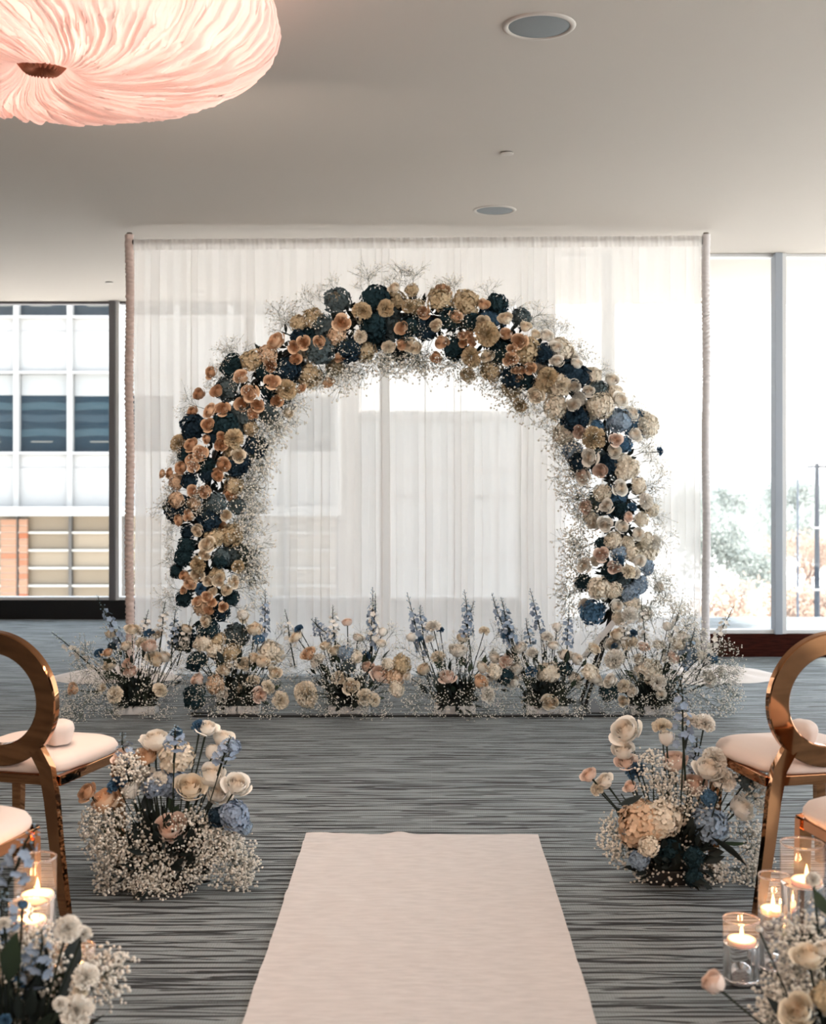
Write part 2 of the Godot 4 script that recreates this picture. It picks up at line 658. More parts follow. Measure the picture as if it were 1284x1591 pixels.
func make_flower_meshes() -> void:
	K.rose = [make_rose(0.35), make_rose(0.65), make_rose(0.9), make_rose(0.1)]
	K.carnation = [make_carnation(), make_carnation()]
	K.hydrangea = [make_hydrangea(), make_hydrangea(), make_hydrangea()]
	K.spray = [make_spray(48, 0.42, 0.036), make_spray(54, 0.5, 0.034), make_spray(42, 0.36, 0.038)]
	K.fine = [make_spray(66, 0.52, 0.022), make_spray(72, 0.58, 0.021), make_spray(54, 0.45, 0.024)]
	K.delphinium = [make_delphinium(1.0), make_delphinium(0.8)]
	K.leaf = make_leaf()
	K.calyx = make_calyx()

func pick(a: Array) -> Variant:
	return a[rng.randi_range(0, a.size() - 1)]

func bloom(parent: Node3D, kind: String, m: Material, p: Vector3, dir: Vector3, r: float, foot := Vector3.INF, called := "") -> MeshInstance3D:
	var names := {"rose": "rose", "bud": "rose_bud", "carnation": "carnation", "hydrangea": "hydrangea"}
	var mesh: ArrayMesh
	match kind:
		"rose": mesh = K.rose[rng.randi_range(0, 2)]
		"bud": mesh = K.rose[3]
		_: mesh = pick(K[kind])
	var bs := aim(dir, rf(0, TAU))
	var sq := Vector3(1, rf(0.9, 1.05), 1)
	if kind == "rose":
		sq *= 1.16
	if kind == "bud":
		sq = Vector3(1.05, 1.4, 1.05)
	var o := part(called if called else names[kind], mesh, m, parent, p - parent.position, bs.scaled_local(sq * r))
	if foot != Vector3.INF:
		# stem (a sub-part) from the flower's back to the foot of the bunch
		var inv := o.transform.affine_inverse()
		var b := MB.new()
		var a := p - bs.y * r * 0.4
		var mid := a.lerp(foot, 0.45) + Vector3(0, 0.02, 0) - bs.y * r * 0.6
		var path := [a, a.lerp(mid, 0.5) - bs.y * r * 0.2, mid, foot]
		var loc := []
		for q in path:
			loc.append(inv * (q - parent.position))
		var w := 0.0024 / r if r < 0.06 else 0.003 / r
		b.tube(loc, [w * 1.4, w, w, w], 4, false)
		part("stem", b.mesh(), M.stem, o)
		if kind != "hydrangea":
			part("calyx", K.calyx, M.stem, o)
	return o

func spray(parent: Node3D, p: Vector3, dir: Vector3, l: float, fine := false) -> void:
	part("babys_breath", pick(K.fine if fine else K.spray), null, parent, p - parent.position, aim(dir, rf(0, TAU)).scaled_local(Vector3.ONE * l))

func leaf(parent: Node3D, p: Vector3, dir: Vector3, l: float, m: Material = null) -> void:
	part("leaf", K.leaf, m if m else M.leaf, parent, p - parent.position, aim(dir, rf(0, TAU)).scaled_local(Vector3(1.1, 1, 1) * l))

# entries "k x y size": k is the kind letter, x y size are pixels of a crop of the photograph
func entries(s: String, scale: float, ox: float, oy: float) -> Array:
	var out := []
	for e in s.split(";", false):
		var w := e.strip_edges().split(" ", false)
		if w.size() < 4:
			continue
		out.append([w[0], w[1].to_float() / scale + ox, w[2].to_float() / scale + oy, w[3].to_float() / scale, Vector2(w[4].to_float() / scale + ox, w[5].to_float() / scale + oy) if w.size() > 5 else Vector2.ZERO])
	return out

const KINDS := {
	"r": ["rose", "cream"], "w": ["rose", "white"], "p": ["rose", "peach"], "t": ["rose", "tan"], "u": ["bud", "white"], "q": ["bud", "blush"], "l": ["rose", "blush"],
	"c": ["carnation", "white"], "k": ["carnation", "cream"], "g": ["carnation", "sand"], "b": ["carnation", "blue"],
	"h": ["hydrangea", "cream"], "s": ["hydrangea", "sand"], "y": ["hydrangea", "slate"], "n": ["hydrangea", "navy"], "z": ["hydrangea", "teal"], "v": ["hydrangea", "lavender"], "e": ["hydrangea", "pale_blue"], "d": ["hydrangea", "blue"], "o": ["hydrangea", "peach"],
}
const ARCH_A := "t 330 487 56;t 275 590 58;t 243 675 52;t 360 575 60;p 325 668 62;t 385 660 60;p 475 510 70;p 517 583 70;p 550 640 58;p 525 685 56;t 640 620 54;r 695 680 56;p 640 340 84;p 725 362 54;p 770 343 56;p 845 340 52;t 727 420 56;p 950 248 70;r 1200 85 52;k 1040 315 60;p 885 530 56;t 610 455 56;p 620 530 64;t 755 560 44;p 375 830 60;p 280 870 66;t 240 905 58;p 385 925 62;r 460 880 58;s 520 750 66;t 315 735 56;t 310 800 42;t 380 790 40;t 190 940 58;p 360 970 56;p 1240 275 62;r 1280 355 62;p 1235 350 56;k 1175 365 64;t 940 410 52;t 100 965 40;r 915 130 50;g 1050 195 90;s 1060 380 100;s 800 500 110;g 690 565 96;s 920 460 84;s 530 430 110;s 815 225 90;s 745 250 80;y 600 680 90;g 440 800 90;g 180 820 90;t 235 830 60;g 1160 180 80;o 925 310 90;s 435 870 90;o 600 400 90;g 1270 170 70;y 930 145 120;z 1115 135 130;y 865 260 100;z 430 455 110;n 700 470 110;n 985 375 120;z 1100 260 120;n 245 745 120;n 540 840 105;n 460 920 110;n 1230 395 80;n 745 315 70;y 850 380 130;z 390 730 130;z 590 480 90;n 345 790 60;z 220 880 90;z 310 930 80;z 1245 300 90"  # left flowers peach and tan: warm, dim light put into their colour
const ARCH_B := "p 55 190 56;p 200 210 54;r 110 255 54;p 135 322 64;p 228 292 40;p 260 292 40;p 232 328 40;p 275 325 40;p 325 157 52;r 320 238 60;r 428 220 62;r 515 258 52;p 430 292 54;p 490 322 62;p 457 358 44;p 448 402 56;r 340 385 60;p 535 445 52;p 470 453 32;p 500 453 34;p 485 487 36;r 562 290 42;w 612 298 60;w 655 352 58;w 660 412 54;w 748 425 52;w 735 527 60;w 803 548 52;w 908 500 60;w 945 590 66;w 995 650 66;r 565 567 64;w 735 613 60;l 760 730 58;l 925 770 54;w 915 822 64;w 810 850 70;l 860 908 60;l 775 925 60;t 112 392 56;r 15 345 60;w 1010 745 60;s 125 135 108;s 245 150 118;s 20 165 70;g 340 290 110;s 520 360 120;h 680 360 110;g 620 485 90;k 680 520 90;h 655 615 110;h 690 740 100;g 825 760 100;h 1065 700 110;h 920 560 84;h 820 480 80;s 360 450 100;s 455 530 90;g 490 610 70;s 255 475 70;g 270 390 90;h 860 610 110;h 990 900 90;s 590 520 80;s 0 90 60;h 960 870 80;z 385 155 100;y 495 215 90;z 200 350 110;z 390 370 110;n 600 380 90;n 715 460 120;n 770 480 90;n 460 480 110;z 170 220 100;n 60 260 110;n 740 670 120;e 940 680 110;d 965 790 70;n 760 870 100;y 850 540 90;z 520 500 80;b 1125 820 38;z 280 240 90;z 0 250 90;d 840 710 60;e 730 820 90;n 890 880 90"
const ARCH_C := "t 580 15 90;p 540 95 74;p 370 200 80;p 450 203 84;p 340 373 82;p 267 405 74;r 600 368 76;r 400 480 80;r 470 578 96;r 450 645 78;r 398 790 90;t 310 800 76;p 345 855 76;r 480 835 70;r 550 830 84;r 655 845 76;r 600 900 82;r 512 917 66;p 467 950 66;p 480 1048 66;p 582 1022 60;r 460 1127 80;t 290 30 80;t 300 903 48;r 720 1085 84;r 805 1180 96;p 500 990 60;p 400 980 66;p 370 20 76;t 200 70 60;o 250 260 110;o 375 285 90;o 250 130 110;s 660 155 130;s 640 510 160;g 400 725 120;s 520 530 130;o 430 1020 120;g 690 735 90;s 540 800 110;n 680 40 130;n 480 400 160;n 330 490 100;y 570 670 130;z 300 670 130;z 250 770 100;b 420 895 80;z 300 960 120;n 560 1060 130;n 340 120 120;n 460 80 100;z 470 1180 150;z 320 590 130;y 520 290 160;y 680 300 120;z 640 960 110;z 560 700 100"
const ARCH_D := "w 305 95 96;l 435 50 90;w 565 175 100;w 475 305 88;l 330 310 100;w 460 430 92;l 625 380 70;w 580 455 90;w 690 500 90;l 435 650 92;w 315 730 90;w 700 695 88;l 525 740 80;h 620 570 100;w 540 1015 90;w 840 880 76;w 400 700 80;c 750 270 110;h 440 210 120;h 420 890 160;h 520 900 120;k 630 770 100;h 350 380 90;h 650 640 120;h 520 550 120;h 700 160 110;h 800 330 100;c 640 1080 120;h 720 400 100;h 590 70 110;h 560 1100 100;c 820 560 100;c 680 780 80;h 760 550 110;h 660 1000 110;z 280 60 100;z 310 850 120;e 640 930 130;d 370 1060 170;z 560 330 120;b 555 690 78;b 660 310 60;e 700 880 110;e 720 850 100;z 500 780 130;e 760 740 110;z 440 580 100;e 560 640 110"  # right flowers white: the brighter window light put into their colour
const ROW_A := "r 285 260 56;r 385 240 64;r 350 320 60;l 465 320 74;r 495 380 78;r 280 405 66;l 375 440 62;p 105 525 56;t 265 350 48;l 365 400 52;l 695 480 70;r 825 430 66;r 1000 395 66;r 960 375 58;r 1060 445 62;r 890 515 60;l 985 550 62;u 910 170 56;r 965 240 72;p 1220 355 66;r 1165 275 60;r 640 235 50;r 500 265 46;k 300 550 80;k 515 525 70;k 910 400 80;h 1045 345 120;s 855 350 90;h 720 300 90;s 780 290 90;k 1090 575 80;c 815 545 72;o 780 500 90;k 1210 550 120;k 960 480 60;k 1030 510 66;h 775 335 80;b 225 350 48;b 465 255 52;d 985 285 56;b 1175 235 44;z 690 390 100;z 680 560 110;n 290 320 44;w 540 370 60;k 430 300 60;k 240 520 50"
const ROW_B := "l 285 240 56;w 345 325 64;u 480 295 60;w 470 355 60;p 70 415 76;r 165 370 66;r 215 400 70;l 465 530 96;r 305 595 78;l 400 490 76;u 640 325 60;r 925 330 64;k 1045 285 58;w 900 400 98;r 715 500 78;l 840 545 84;w 1030 490 72;w 1100 435 72;l 1175 450 80;w 1225 495 80;w 1210 570 70;w 1245 385 70;p 1020 570 80;c 1075 545 46;c 120 450 84;k 240 545 84;o 545 530 116;k 35 620 100;k 75 670 90;k 385 655 92;k 435 670 70;s 585 470 108;h 560 610 90;c 760 260 84;k 790 430 80;c 1065 640 90;h 1105 510 90;h 330 430 80;b 15 275 46;b 390 420 54;e 275 410 90;y 290 480 80;b 800 280 42;b 690 330 34;b 1170 310 56;z 1160 540 90;c 740 330 50;w 620 540 50;h 510 470 70"
const ROW_C := "u 290 255 60;w 105 360 64;c 160 385 62;w 270 350 60;w 335 400 80;w 390 420 66;r 485 365 60;r 605 290 68;w 380 525 80;w 570 535 68;w 490 520 76;r 255 645 80;l 745 355 58;w 825 345 64;u 870 250 56;l 900 415 66;w 950 300 66;w 1050 400 56;w 830 605 56;w 690 585 66;h 245 490 120;c 590 420 110;h 770 480 140;k 670 335 90;h 465 490 90;c 820 540 90;c 1090 520 90;k 640 560 70;b 155 485 62;b 690 285 50;d 1110 415 58;z 560 590 100;e 980 400 100;b 590 350 36;c 1010 330 60;w 720 420 60;c 240 300 60;z 330 470 80;h 930 340 80;c 1150 480 50;r 640 640 50"
const SPIKE_A := "v 220 85 1 340 320;w 10 260 1 210 430;w 460 150 1 420 300;w 540 110 1 520 280;v 590 150 1 575 330;v 1015 60 1 1010 280;w 1110 150 1 1140 320;v 1255 185 1 1275 260;w 660 190 1 620 330"
const SPIKE_B := "v 425 60 1 415 400;w 205 150 1 215 320;v 90 225 1 220 345;v 620 90 1 705 440;v 690 150 1 705 320;x 935 70 1 960 320;v 985 130 1 930 320;v 1090 90 1 1180 350;x 1140 110 1 1200 340;w 440 90 1 425 360"
const SPIKE_C := "v 150 60 1 205 290;v 10 140 1 60 370;x 130 210 1 155 360;v 350 150 1 345 360;w 735 100 1 750 330;w 945 110 1 860 440;w 1215 150 1 1090 390;x 1010 270 1 955 480;w 1195 500 1 1080 545;w 640 180 1 650 330"
const AISLE_L := "w 565 265 172;t 510 370 130;l 340 365 120;t 110 605 116;p 235 665 190;u 400 595 130;r 795 575 180;w 940 490 165;w 975 615 160;w 1105 555 160;l 670 845 205;w 905 180 130;w 1010 250 140;u 945 340 120;c 490 495 150;h 700 370 220;v 650 540 220;v 550 560 150;v 1090 760 200;e 1150 830 110;o 470 360 110;b 305 550 130;b 860 170 110;b 700 205 80;v 1080 300 100;n 980 770 130;c 580 520 120"
const AISLE_R := "w 345 190 176;w 325 320 140;l 345 390 120;l 110 475 100;w 205 515 110;k 160 560 90;l 660 390 160;l 785 545 156;r 680 745 156;w 1080 690 160;u 605 240 110;k 575 155 120;c 745 120 130;c 855 135 130;w 870 440 160;c 965 490 170;c 920 360 160;s 1090 430 110;o 440 790 290;h 560 760 240;e 870 790 240;y 1120 520 120;b 410 445 126;d 880 620 110;e 430 1020 120;z 620 960 150;z 780 1000 130;z 780 1130 110;l 370 550 80;h 490 930 130"

# ---------------------------------------------------------------- the arch
const SPINE := [[330, 985], [320, 900], [318, 820], [323, 750], [345, 682], [376, 620], [425, 567], [490, 522], [560, 496], [640, 490], [720, 503], [790, 532], [850, 572], [905, 622], [942, 682], [962, 750], [966, 820], [960, 900], [946, 975]]

func spine_curve(d: float) -> Curve3D:
	var c := Curve3D.new()
	for i in SPINE.size():
		var a: Array = SPINE[maxi(i - 1, 0)]
		var b: Array = SPINE[mini(i + 1, SPINE.size() - 1)]
		var h := (at(b[0], b[1], d) - at(a[0], a[1], d)) / 6.0
		c.add_point(at(SPINE[i][0], SPINE[i][1], d), -h, h)
	return c

func arch() -> void:
	var d := 7.55
	var base := Vector3(-0.1, 0, -d)
	var root := thing("floral_arch", "round wedding arch thick with cream roses, blue hydrangeas and baby's breath before the sheer drape", "flower arch", base)
	var curve := spine_curve(d)
	var length := curve.get_baked_length()
	# metal hoop: two rails, ties and feet
	for side in [-1, 1]:
		var path := []
		var rad := []
		var foot_a := Vector3(curve.sample_baked(0).x + 0.12, 0.02, -d + side * 0.1)
		path.append(foot_a - base)
		rad.append(0.012)
		for i in 41:
			path.append(curve.sample_baked(length * i / 40.0) + Vector3(0, 0, side * 0.05) - base)
			rad.append(0.011)
		path.append(Vector3(curve.sample_baked(length).x - 0.16, 0.02, -d + side * 0.1) - base)
		rad.append(0.012)
		var b := MB.new()
		b.tube(path, rad, 8)
		part("hoop_rail", b.mesh(), M.black, root)
	var fb := MB.new()
	fb.box(Vector3(0.02, 0.006, 0.30), Vector3(2.7, 0.012, 0.04), 0.003)
	part("floor_bar", fb.mesh(), M.black, root)
	for sx in [-1.30, 1.10]:
		var pb := MB.new()
		pb.box(Vector3(sx, 0.007, 0.0), Vector3(0.10, 0.014, 0.5), 0.004)
		part("foot_plate", pb.mesh(), M.black, root)
	var wb := MB.new()
	for q in [[at(958, 962, d - 0.16), at(906, 1022, d - 0.10)], [at(318, 990, d - 0.16), at(352, 1030, d - 0.1)]]:
		var dir: Vector3 = (q[1] - q[0])
		wb.box((q[0] + q[1]) / 2.0 - base, Vector3(0.035, dir.length(), 0.012), 0.003, aim(dir))
	part("brace", wb.mesh(), M.white_frame, root)
	# dark foliage packed round the hoop
	var fo := MB.new()
	for i in 1500:
		var t := rf(0.02, 0.98) * length
		var p := curve.sample_baked(t)
		var off := Vector3(rf(-1, 1), rf(-1, 1), rf(-1, 1)).normalized() * rf(0.02, 0.15)
		fo.leaf(p + off * 0.75 - base, off + rv(0.05), rv(), rf(0.05, 0.10), rf(0.022, 0.036))
	var f := part("foliage", fo.mesh(), M.dark_leaf, root)
	f.set_meta("kind", "stuff")
	# flowers, where the photograph shows them
	var list := entries(ARCH_A, 3.057, 220, 420) + entries(ARCH_B, 2.918, 640, 420) + entries(ARCH_C, 4.586, 220, 720) + entries(ARCH_D, 4.586, 840, 720)
	var taken := []
	for e in list:
		place_on_arch(root, curve, d, e, 0.0)
		taken.append(Vector2(e[1], e[2]))
	# the ones further back, seen between these
	for i in 150:
		var t := (i + 0.5) / 150.0 * length
		var p := curve.sample_baked(t)
		var px := p.x / d * F + CX + rf(-46, 46)
		var py := HY - (p.y - EYE) / d * F + rf(-46, 46)
		var near := false
		for q in taken:
			if q.distance_to(Vector2(px, py)) < 13:
				near = true
				break
		if near:
			continue
		var left := px < 700  # colours split by side to carry the uneven light
		var k: String = pick(["h", "s", "y", "z", "z", "t", "p", "n", "y"]) if left else pick(["h", "h", "y", "e", "z", "w", "w", "d", "c"])
		place_on_arch(root, curve, d, [k, px, py, rf(36, 46) if k in "hsynzed" else rf(20, 25), Vector2.ZERO], 0.10)
	# baby's breath, mostly along the inner rim
	for i in 230:
		var t := rf(0.03, 0.97) * length
		var p := curve.sample_baked(t)
		var tan := (curve.sample_baked(minf(t + 0.02, length)) - curve.sample_baked(maxf(t - 0.02, 0))).normalized()
		var outw := Vector3(-tan.y, tan.x, 0)
		var inner := i % 5 < 3
		var dir := -outw if inner else outw
		var mid := 1.0 - absf(t / length - 0.5) * 2.0
		var st := p + dir * rf(0.08, 0.17) + Vector3(0, 0, rf(-0.08, 0.10))
		var l := rf(0.17, 0.29) if inner else rf(0.12, 0.19)
		if i % 10 == 1:
			st = p + rv(0.1) + Vector3(0, 0, 0.16)
			dir = dir * 0.4 + Vector3(0, 0, 0.7)
			l = rf(0.12, 0.18)
		var droop := Vector3(0, -0.45 * mid if inner else 0.3, 0)
		spray(root, st, dir + droop + tan * rf(-0.7, 0.7) + Vector3(0, 0, rf(-0.2, 0.5)), l, true)

func place_on_arch(root: Node3D, curve: Curve3D, d: float, e: Array, back: float) -> void:
	var p := at(e[1], e[2], d)
	var c := curve.get_closest_point(p)
	var off := p - c
	var s := clampf(off.length() / 0.23, 0, 1)
	var zf := 0.19 * sqrt(1.0 - s * s) + rf(-0.015, 0.02) - back + (-0.03 if KINDS[e[0]][0] == "hydrangea" else 0.035)
	var dd := d - zf
	p = at(e[1], e[2], dd)
	var kind: Array = KINDS[e[0]]
	var r: float = e[3] * 0.5 / F * dd
	var dir := Vector3(0, 0, 1.0) + off / 0.23 * 0.85 + Vector3(0, 0.12, 0) + rv(0.33)
	if e[0] in "uq":
		dir = off.normalized() + Vector3(0, 0.3, 0.25)
	var foot := Vector3.INF
	if s > 0.93 and kind[0] != "hydrangea" and off.length() > 0.26:
		foot = c + off * 0.3
		dir = off.normalized() + Vector3(0, 0.15, 0.5)
	var o := bloom(root, kind[0], M[kind[1]], p, dir, r * (1.12 if kind[0] == "hydrangea" else 1.1), foot)

# ---------------------------------------------------------------- floor arrangements
func arrangement(called: String, label: String, group: String, px: float, py: float, d: float, list: Array, spikes: Array, depth: float, opts := {}) -> Node3D:
	var base := Vector3((px - CX) / F * d, 0, -d)
	var root := thing(called, label, "flower arrangement", base, group)
	var tray := MB.new()
	var tw: float = opts.get("tray", 0.25)
	tray.box(Vector3(0, 0.026, 0), Vector3(tw, 0.052, tw * 0.45), 0.006)
	part("tray", tray.mesh(), opts.get("tray_mat", M.white_frame), root)
	var fm := MB.new()
	fm.box(Vector3(0, 0.07, 0), Vector3(tw * 0.86, 0.06, tw * 0.36), 0.02)
	part("moss_block", fm.mesh(), M.dark_leaf, root)
	# dark greenery packed low round the tray
	var fo := MB.new()
	var gw: float = opts.get("green", 0.15)
	for i in 260:
		var q := Vector3(rf(-1, 1), rf(-0.3, 1), rf(-1, 1)).normalized() * rf(0.3, 1.0) * Vector3(gw, gw * 1.1, gw * 0.75)
		fo.leaf(Vector3(0, 0.08, 0) + q, q + rv(0.06) + Vector3(0, 0.03, 0), rv(), rf(0.05, 0.085), rf(0.02, 0.034))
	part("foliage", fo.mesh(), M.dark_leaf, root).set_meta("kind", "stuff")
	for e in list:
		var kind: Array = KINDS[e[0]]
		# high and central blooms stand further back, low ones further forward
		var hgt: float = EYE - (e[2] - HY) / F * d
		var tall: float = opts.get("tall", 0.5)
		var z := lerpf(depth, -depth * 0.6, clampf(hgt / tall, 0, 1)) + rf(-0.04, 0.04)
		var dd := d - z
		var p := at(e[1], e[2], dd)
		p.y = maxf(p.y, e[3] * 0.5 / F * dd)
		var side := (p - base - Vector3(0, 0.12, 0))
		var dir := side.normalized() * 0.8 + Vector3(0, 0.30, 0.62) + rv(0.25)
		if kind[0] == "bud":
			dir = side.normalized() + Vector3(0, 0.5, 0.1)
		var foot := base + Vector3(clampf((p.x - base.x) * 0.3, -tw * 0.4, tw * 0.4), 0.07, rf(-0.04, 0.04))
		bloom(root, kind[0], M[kind[1]], p, dir, e[3] * 0.5 / F * dd * 1.1, foot)
	for e in spikes:
		# e: kind, tip x, tip y, -, lower end
		var z := depth * (0.5 if e[0] == "f" else -0.35) + rf(-0.05, 0.05)
		var dd := d - z
		var tip := at(e[1], e[2], dd)
		var low := at(e[4].x, e[4].y, dd + 0.04)
		var l := tip.distance_to(low) / 0.95
		var o := part("delphinium", pick(K.delphinium), M[{"v": "lavender", "w": "white", "b": "blue", "f": "lavender", "x": "pale_blue"}[e[0]]], root, low - base, aim(tip - low, rf(0, TAU)).scaled_local(Vector3(0.36, l, 0.36)))
		var b := MB.new()
		var inv := o.transform.affine_inverse()
		b.tube([inv * (low - base), inv * Vector3(clampf((low.x - base.x) * 0.4, -tw * 0.4, tw * 0.4), 0.07, 0)], [0.0028 / 0.36, 0.0028 / 0.36], 4, false)
		part("stem", b.mesh(), M.stem, o)
	return root

func breath(root: Node3D, px: float, py: float, rpx: float, d: float, n: int, fine := false) -> void:
	var c := at(px, py, d)
	var r := rpx / F * d
	var foot := root.position + Vector3(0, 0.08, 0)
	for i in n:
		var y := 1.0 - 2.0 * (i + 0.5) / n
		var q := sqrt(1.0 - y * y)
		var a := i * 2.39996 + rf(-0.3, 0.3)
		var dir := Vector3(cos(a) * q, y, absf(sin(a)) * q * 0.9)
		dir = (dir + (c - foot).normalized() * 0.25).normalized()
		var l := maxf(r * 0.95, 0.115) * rf(0.9, 1.15)
		var tip := c + dir * r
		tip.y = maxf(tip.y, 0.02)
		var start := tip - (dir * 0.65 + (tip - foot).normalized() * 0.35) * l * 0.8
		start.y = maxf(start.y, 0.03)
		spray(root, start, tip - start, l, fine)

func greens(root: Node3D, n: int, w: float, h: float, l: float) -> void:
	for i in n:
		var a := rf(0, TAU)
		var q := Vector3(cos(a) * w * rf(0.15, 0.8), rf(0.08, h * 0.8), sin(a) * w * rf(0.1, 0.4) - 0.03)
		var dir := Vector3(q.x, 0.05 + q.y * 0.5, q.z) + rv(0.12)
		leaf(root, root.position + q, dir, rf(0.7, 1.2) * l, M.leaf if i % 2 else M.dark_leaf)

func stalks(root: Node3D, n: int, w: float, h: float) -> void:
	# bare green stems that stand between the flowers
	for i in n:
		var b := MB.new()
		var x := rf(-0.09, 0.09)
		var e := Vector3(x * 2.0 + rf(-w, w) * 0.7, rf(0.5, 1.0) * h, rf(-0.1, 0.1))
		b.tube([Vector3(x, 0.06, rf(-0.04, 0.04)), Vector3(x, 0.06, 0).lerp(e, 0.5) + rv(0.015), e], [0.0032, 0.003, 0.002], 4, false)
		part("stem", b.mesh(), M.stem, root)

func low_row() -> void:
	var d := 7.35
	var centers := [[212, "leftmost low arrangement of roses and delphinium, beyond the left aisle chair"], [372, "second low arrangement from left, in front of the arch's left foot"], [543, "third low arrangement from left, with a large ruffled cream bloom low at its left edge"], [707, "fourth low arrangement from left, airy with long stems and baby's breath spilling at its base"], [850, "fifth low arrangement from left, with a small rose hanging low over its tray"], [1010, "rightmost wide low arrangement, leaning out past the right backdrop post"]]
	var flowers := entries(ROW_A, 3.057, 80, 900) + entries(ROW_B, 3.567, 460, 900) + entries(ROW_C, 3.379, 780, 900)
	var spikes := entries(SPIKE_A, 3.057, 80, 900) + entries(SPIKE_B, 3.567, 460, 900) + entries(SPIKE_C, 3.379, 780, 900)
	for k in centers.size():
		var lo: float = -1e9 if k == 0 else (centers[k - 1][0] + centers[k][0]) / 2.0
		var hi: float = 1e9 if k == centers.size() - 1 else (centers[k + 1][0] + centers[k][0]) / 2.0
		var f := flowers.filter(func(e): return e[1] >= lo and e[1] < hi)
		var s := spikes.filter(func(e): return e[4].x >= lo and e[4].x < hi)
		var root := arrangement("low_flower_arrangement", centers[k][1], "low arrangements in a row at the foot of the arch", centers[k][0], 1108, d, f, s, 0.12, {"green": 0.105})
		var c: float = centers[k][0]
		breath(root, c - 42, 1085, 36, d - 0.10, 6, true)
		breath(root, c + 34, 1092, 36, d - 0.10, 5, true)
		breath(root, c - 8, 1045, 50, d + 0.06, 7, true)
		breath(root, c - 55, 1020, 42, d + 0.12, 5, true)
		breath(root, c + 45, 1010, 45, d + 0.12, 4, true)
		if k == 0:
			breath(root, 140, 1085, 40, d - 0.05, 8, true)
			breath(root, 120, 1112, 26, d - 0.2, 5, true)
		if k == 5:
			breath(root, 1090, 1075, 55, d, 12, true)
			breath(root, 1030, 990, 60, d + 0.15, 10, true)
			breath(root, 1110, 1030, 40, d, 6, true)
			breath(root, 1010, 930, 45, d + 0.2, 7, true)
		greens(root, 30, 0.30, 0.42, 0.08)
		stalks(root, 26, 0.22, 0.36)

func aisle_arrangements() -> void:
	var d := 4.2
	var a := arrangement("aisle_flower_arrangement", "rounded arrangement of roses over a cloud of baby's breath beside the left chair", "", 258, 1385, d, entries(AISLE_L, 4.28, 110, 1090), entries("f 1065 240 1 1010 400;f 700 170 1 690 320;v 345 215 1 380 470", 4.28, 110, 1090), 0.16, {"tray": 0.20, "tray_mat": M.black, "tall": 0.52})
	for e in entries("x 200 800 110;x 230 930 110;x 330 850 120;x 330 1000 130;x 440 1040 130;x 280 1180 90;x 520 1190 110;x 560 1290 80;x 690 1180 110;x 470 1290 75;x 960 960 120;x 1080 1040 100;x 1010 890 90;x 560 950 85;x 830 830 85;x 800 1110 80;x 400 440 60;x 1150 1130 40;x 890 1000 80;x 620 1080 80", 4.28, 110, 1090):
		breath(a, e[1], e[2], e[3] * 0.92, d - 0.03 + absf(e[1] - 258) * 0.0003, 6)
	greens(a, 26, 0.24, 0.30, 0.10)
	stalks(a, 14, 0.16, 0.36)
	d = 4.27
	var b := arrangement("aisle_flower_arrangement", "loose upright arrangement with a big peach hydrangea and lavender spike beside the right chair", "", 1050, 1372, d, entries(AISLE_R, 4.142, 890, 1090), entries("f 690 -150 1 715 300;v 800 240 1 770 430;w 1175 590 1 1060 640", 4.142, 890, 1090), 0.14, {"tray": 0.20, "tray_mat": M.black, "tall": 0.55})
	for e in entries("x 500 410 75;x 540 600 80;x 640 560 75;x 250 830 75;x 300 920 60;x 720 950 80;x 860 1070 90;x 900 1170 70;x 1080 1090 70;x 1120 840 90;x 1160 950 60;x 480 1100 50;x 630 1180 50;x 1160 1220 45;x 1150 480 60;x 1190 610 40;x 800 650 60", 4.142, 890, 1090):
		breath(b, e[1], e[2], e[3] * 0.92, d - 0.0 + absf(e[1] - 1050) * 0.0002, 4)
	greens(b, 22, 0.22, 0.26, 0.10)
	stalks(b, 22, 0.17, 0.42)
	for q in [[1105, 1300, 1152, 1345], [1000, 1235, 965, 1246], [1066, 1165, 1073, 1145]]:
		var p := at(q[0], q[1], d - 0.1)
		var e := at(q[2], q[3], d - 0.14)
		part("leaf", K.leaf, M.dark_leaf, b, p - b.position, aim(e - p, 0.9).scaled_local(Vector3(0.65, 1, 1) * p.distance_to(e) * 1.1))

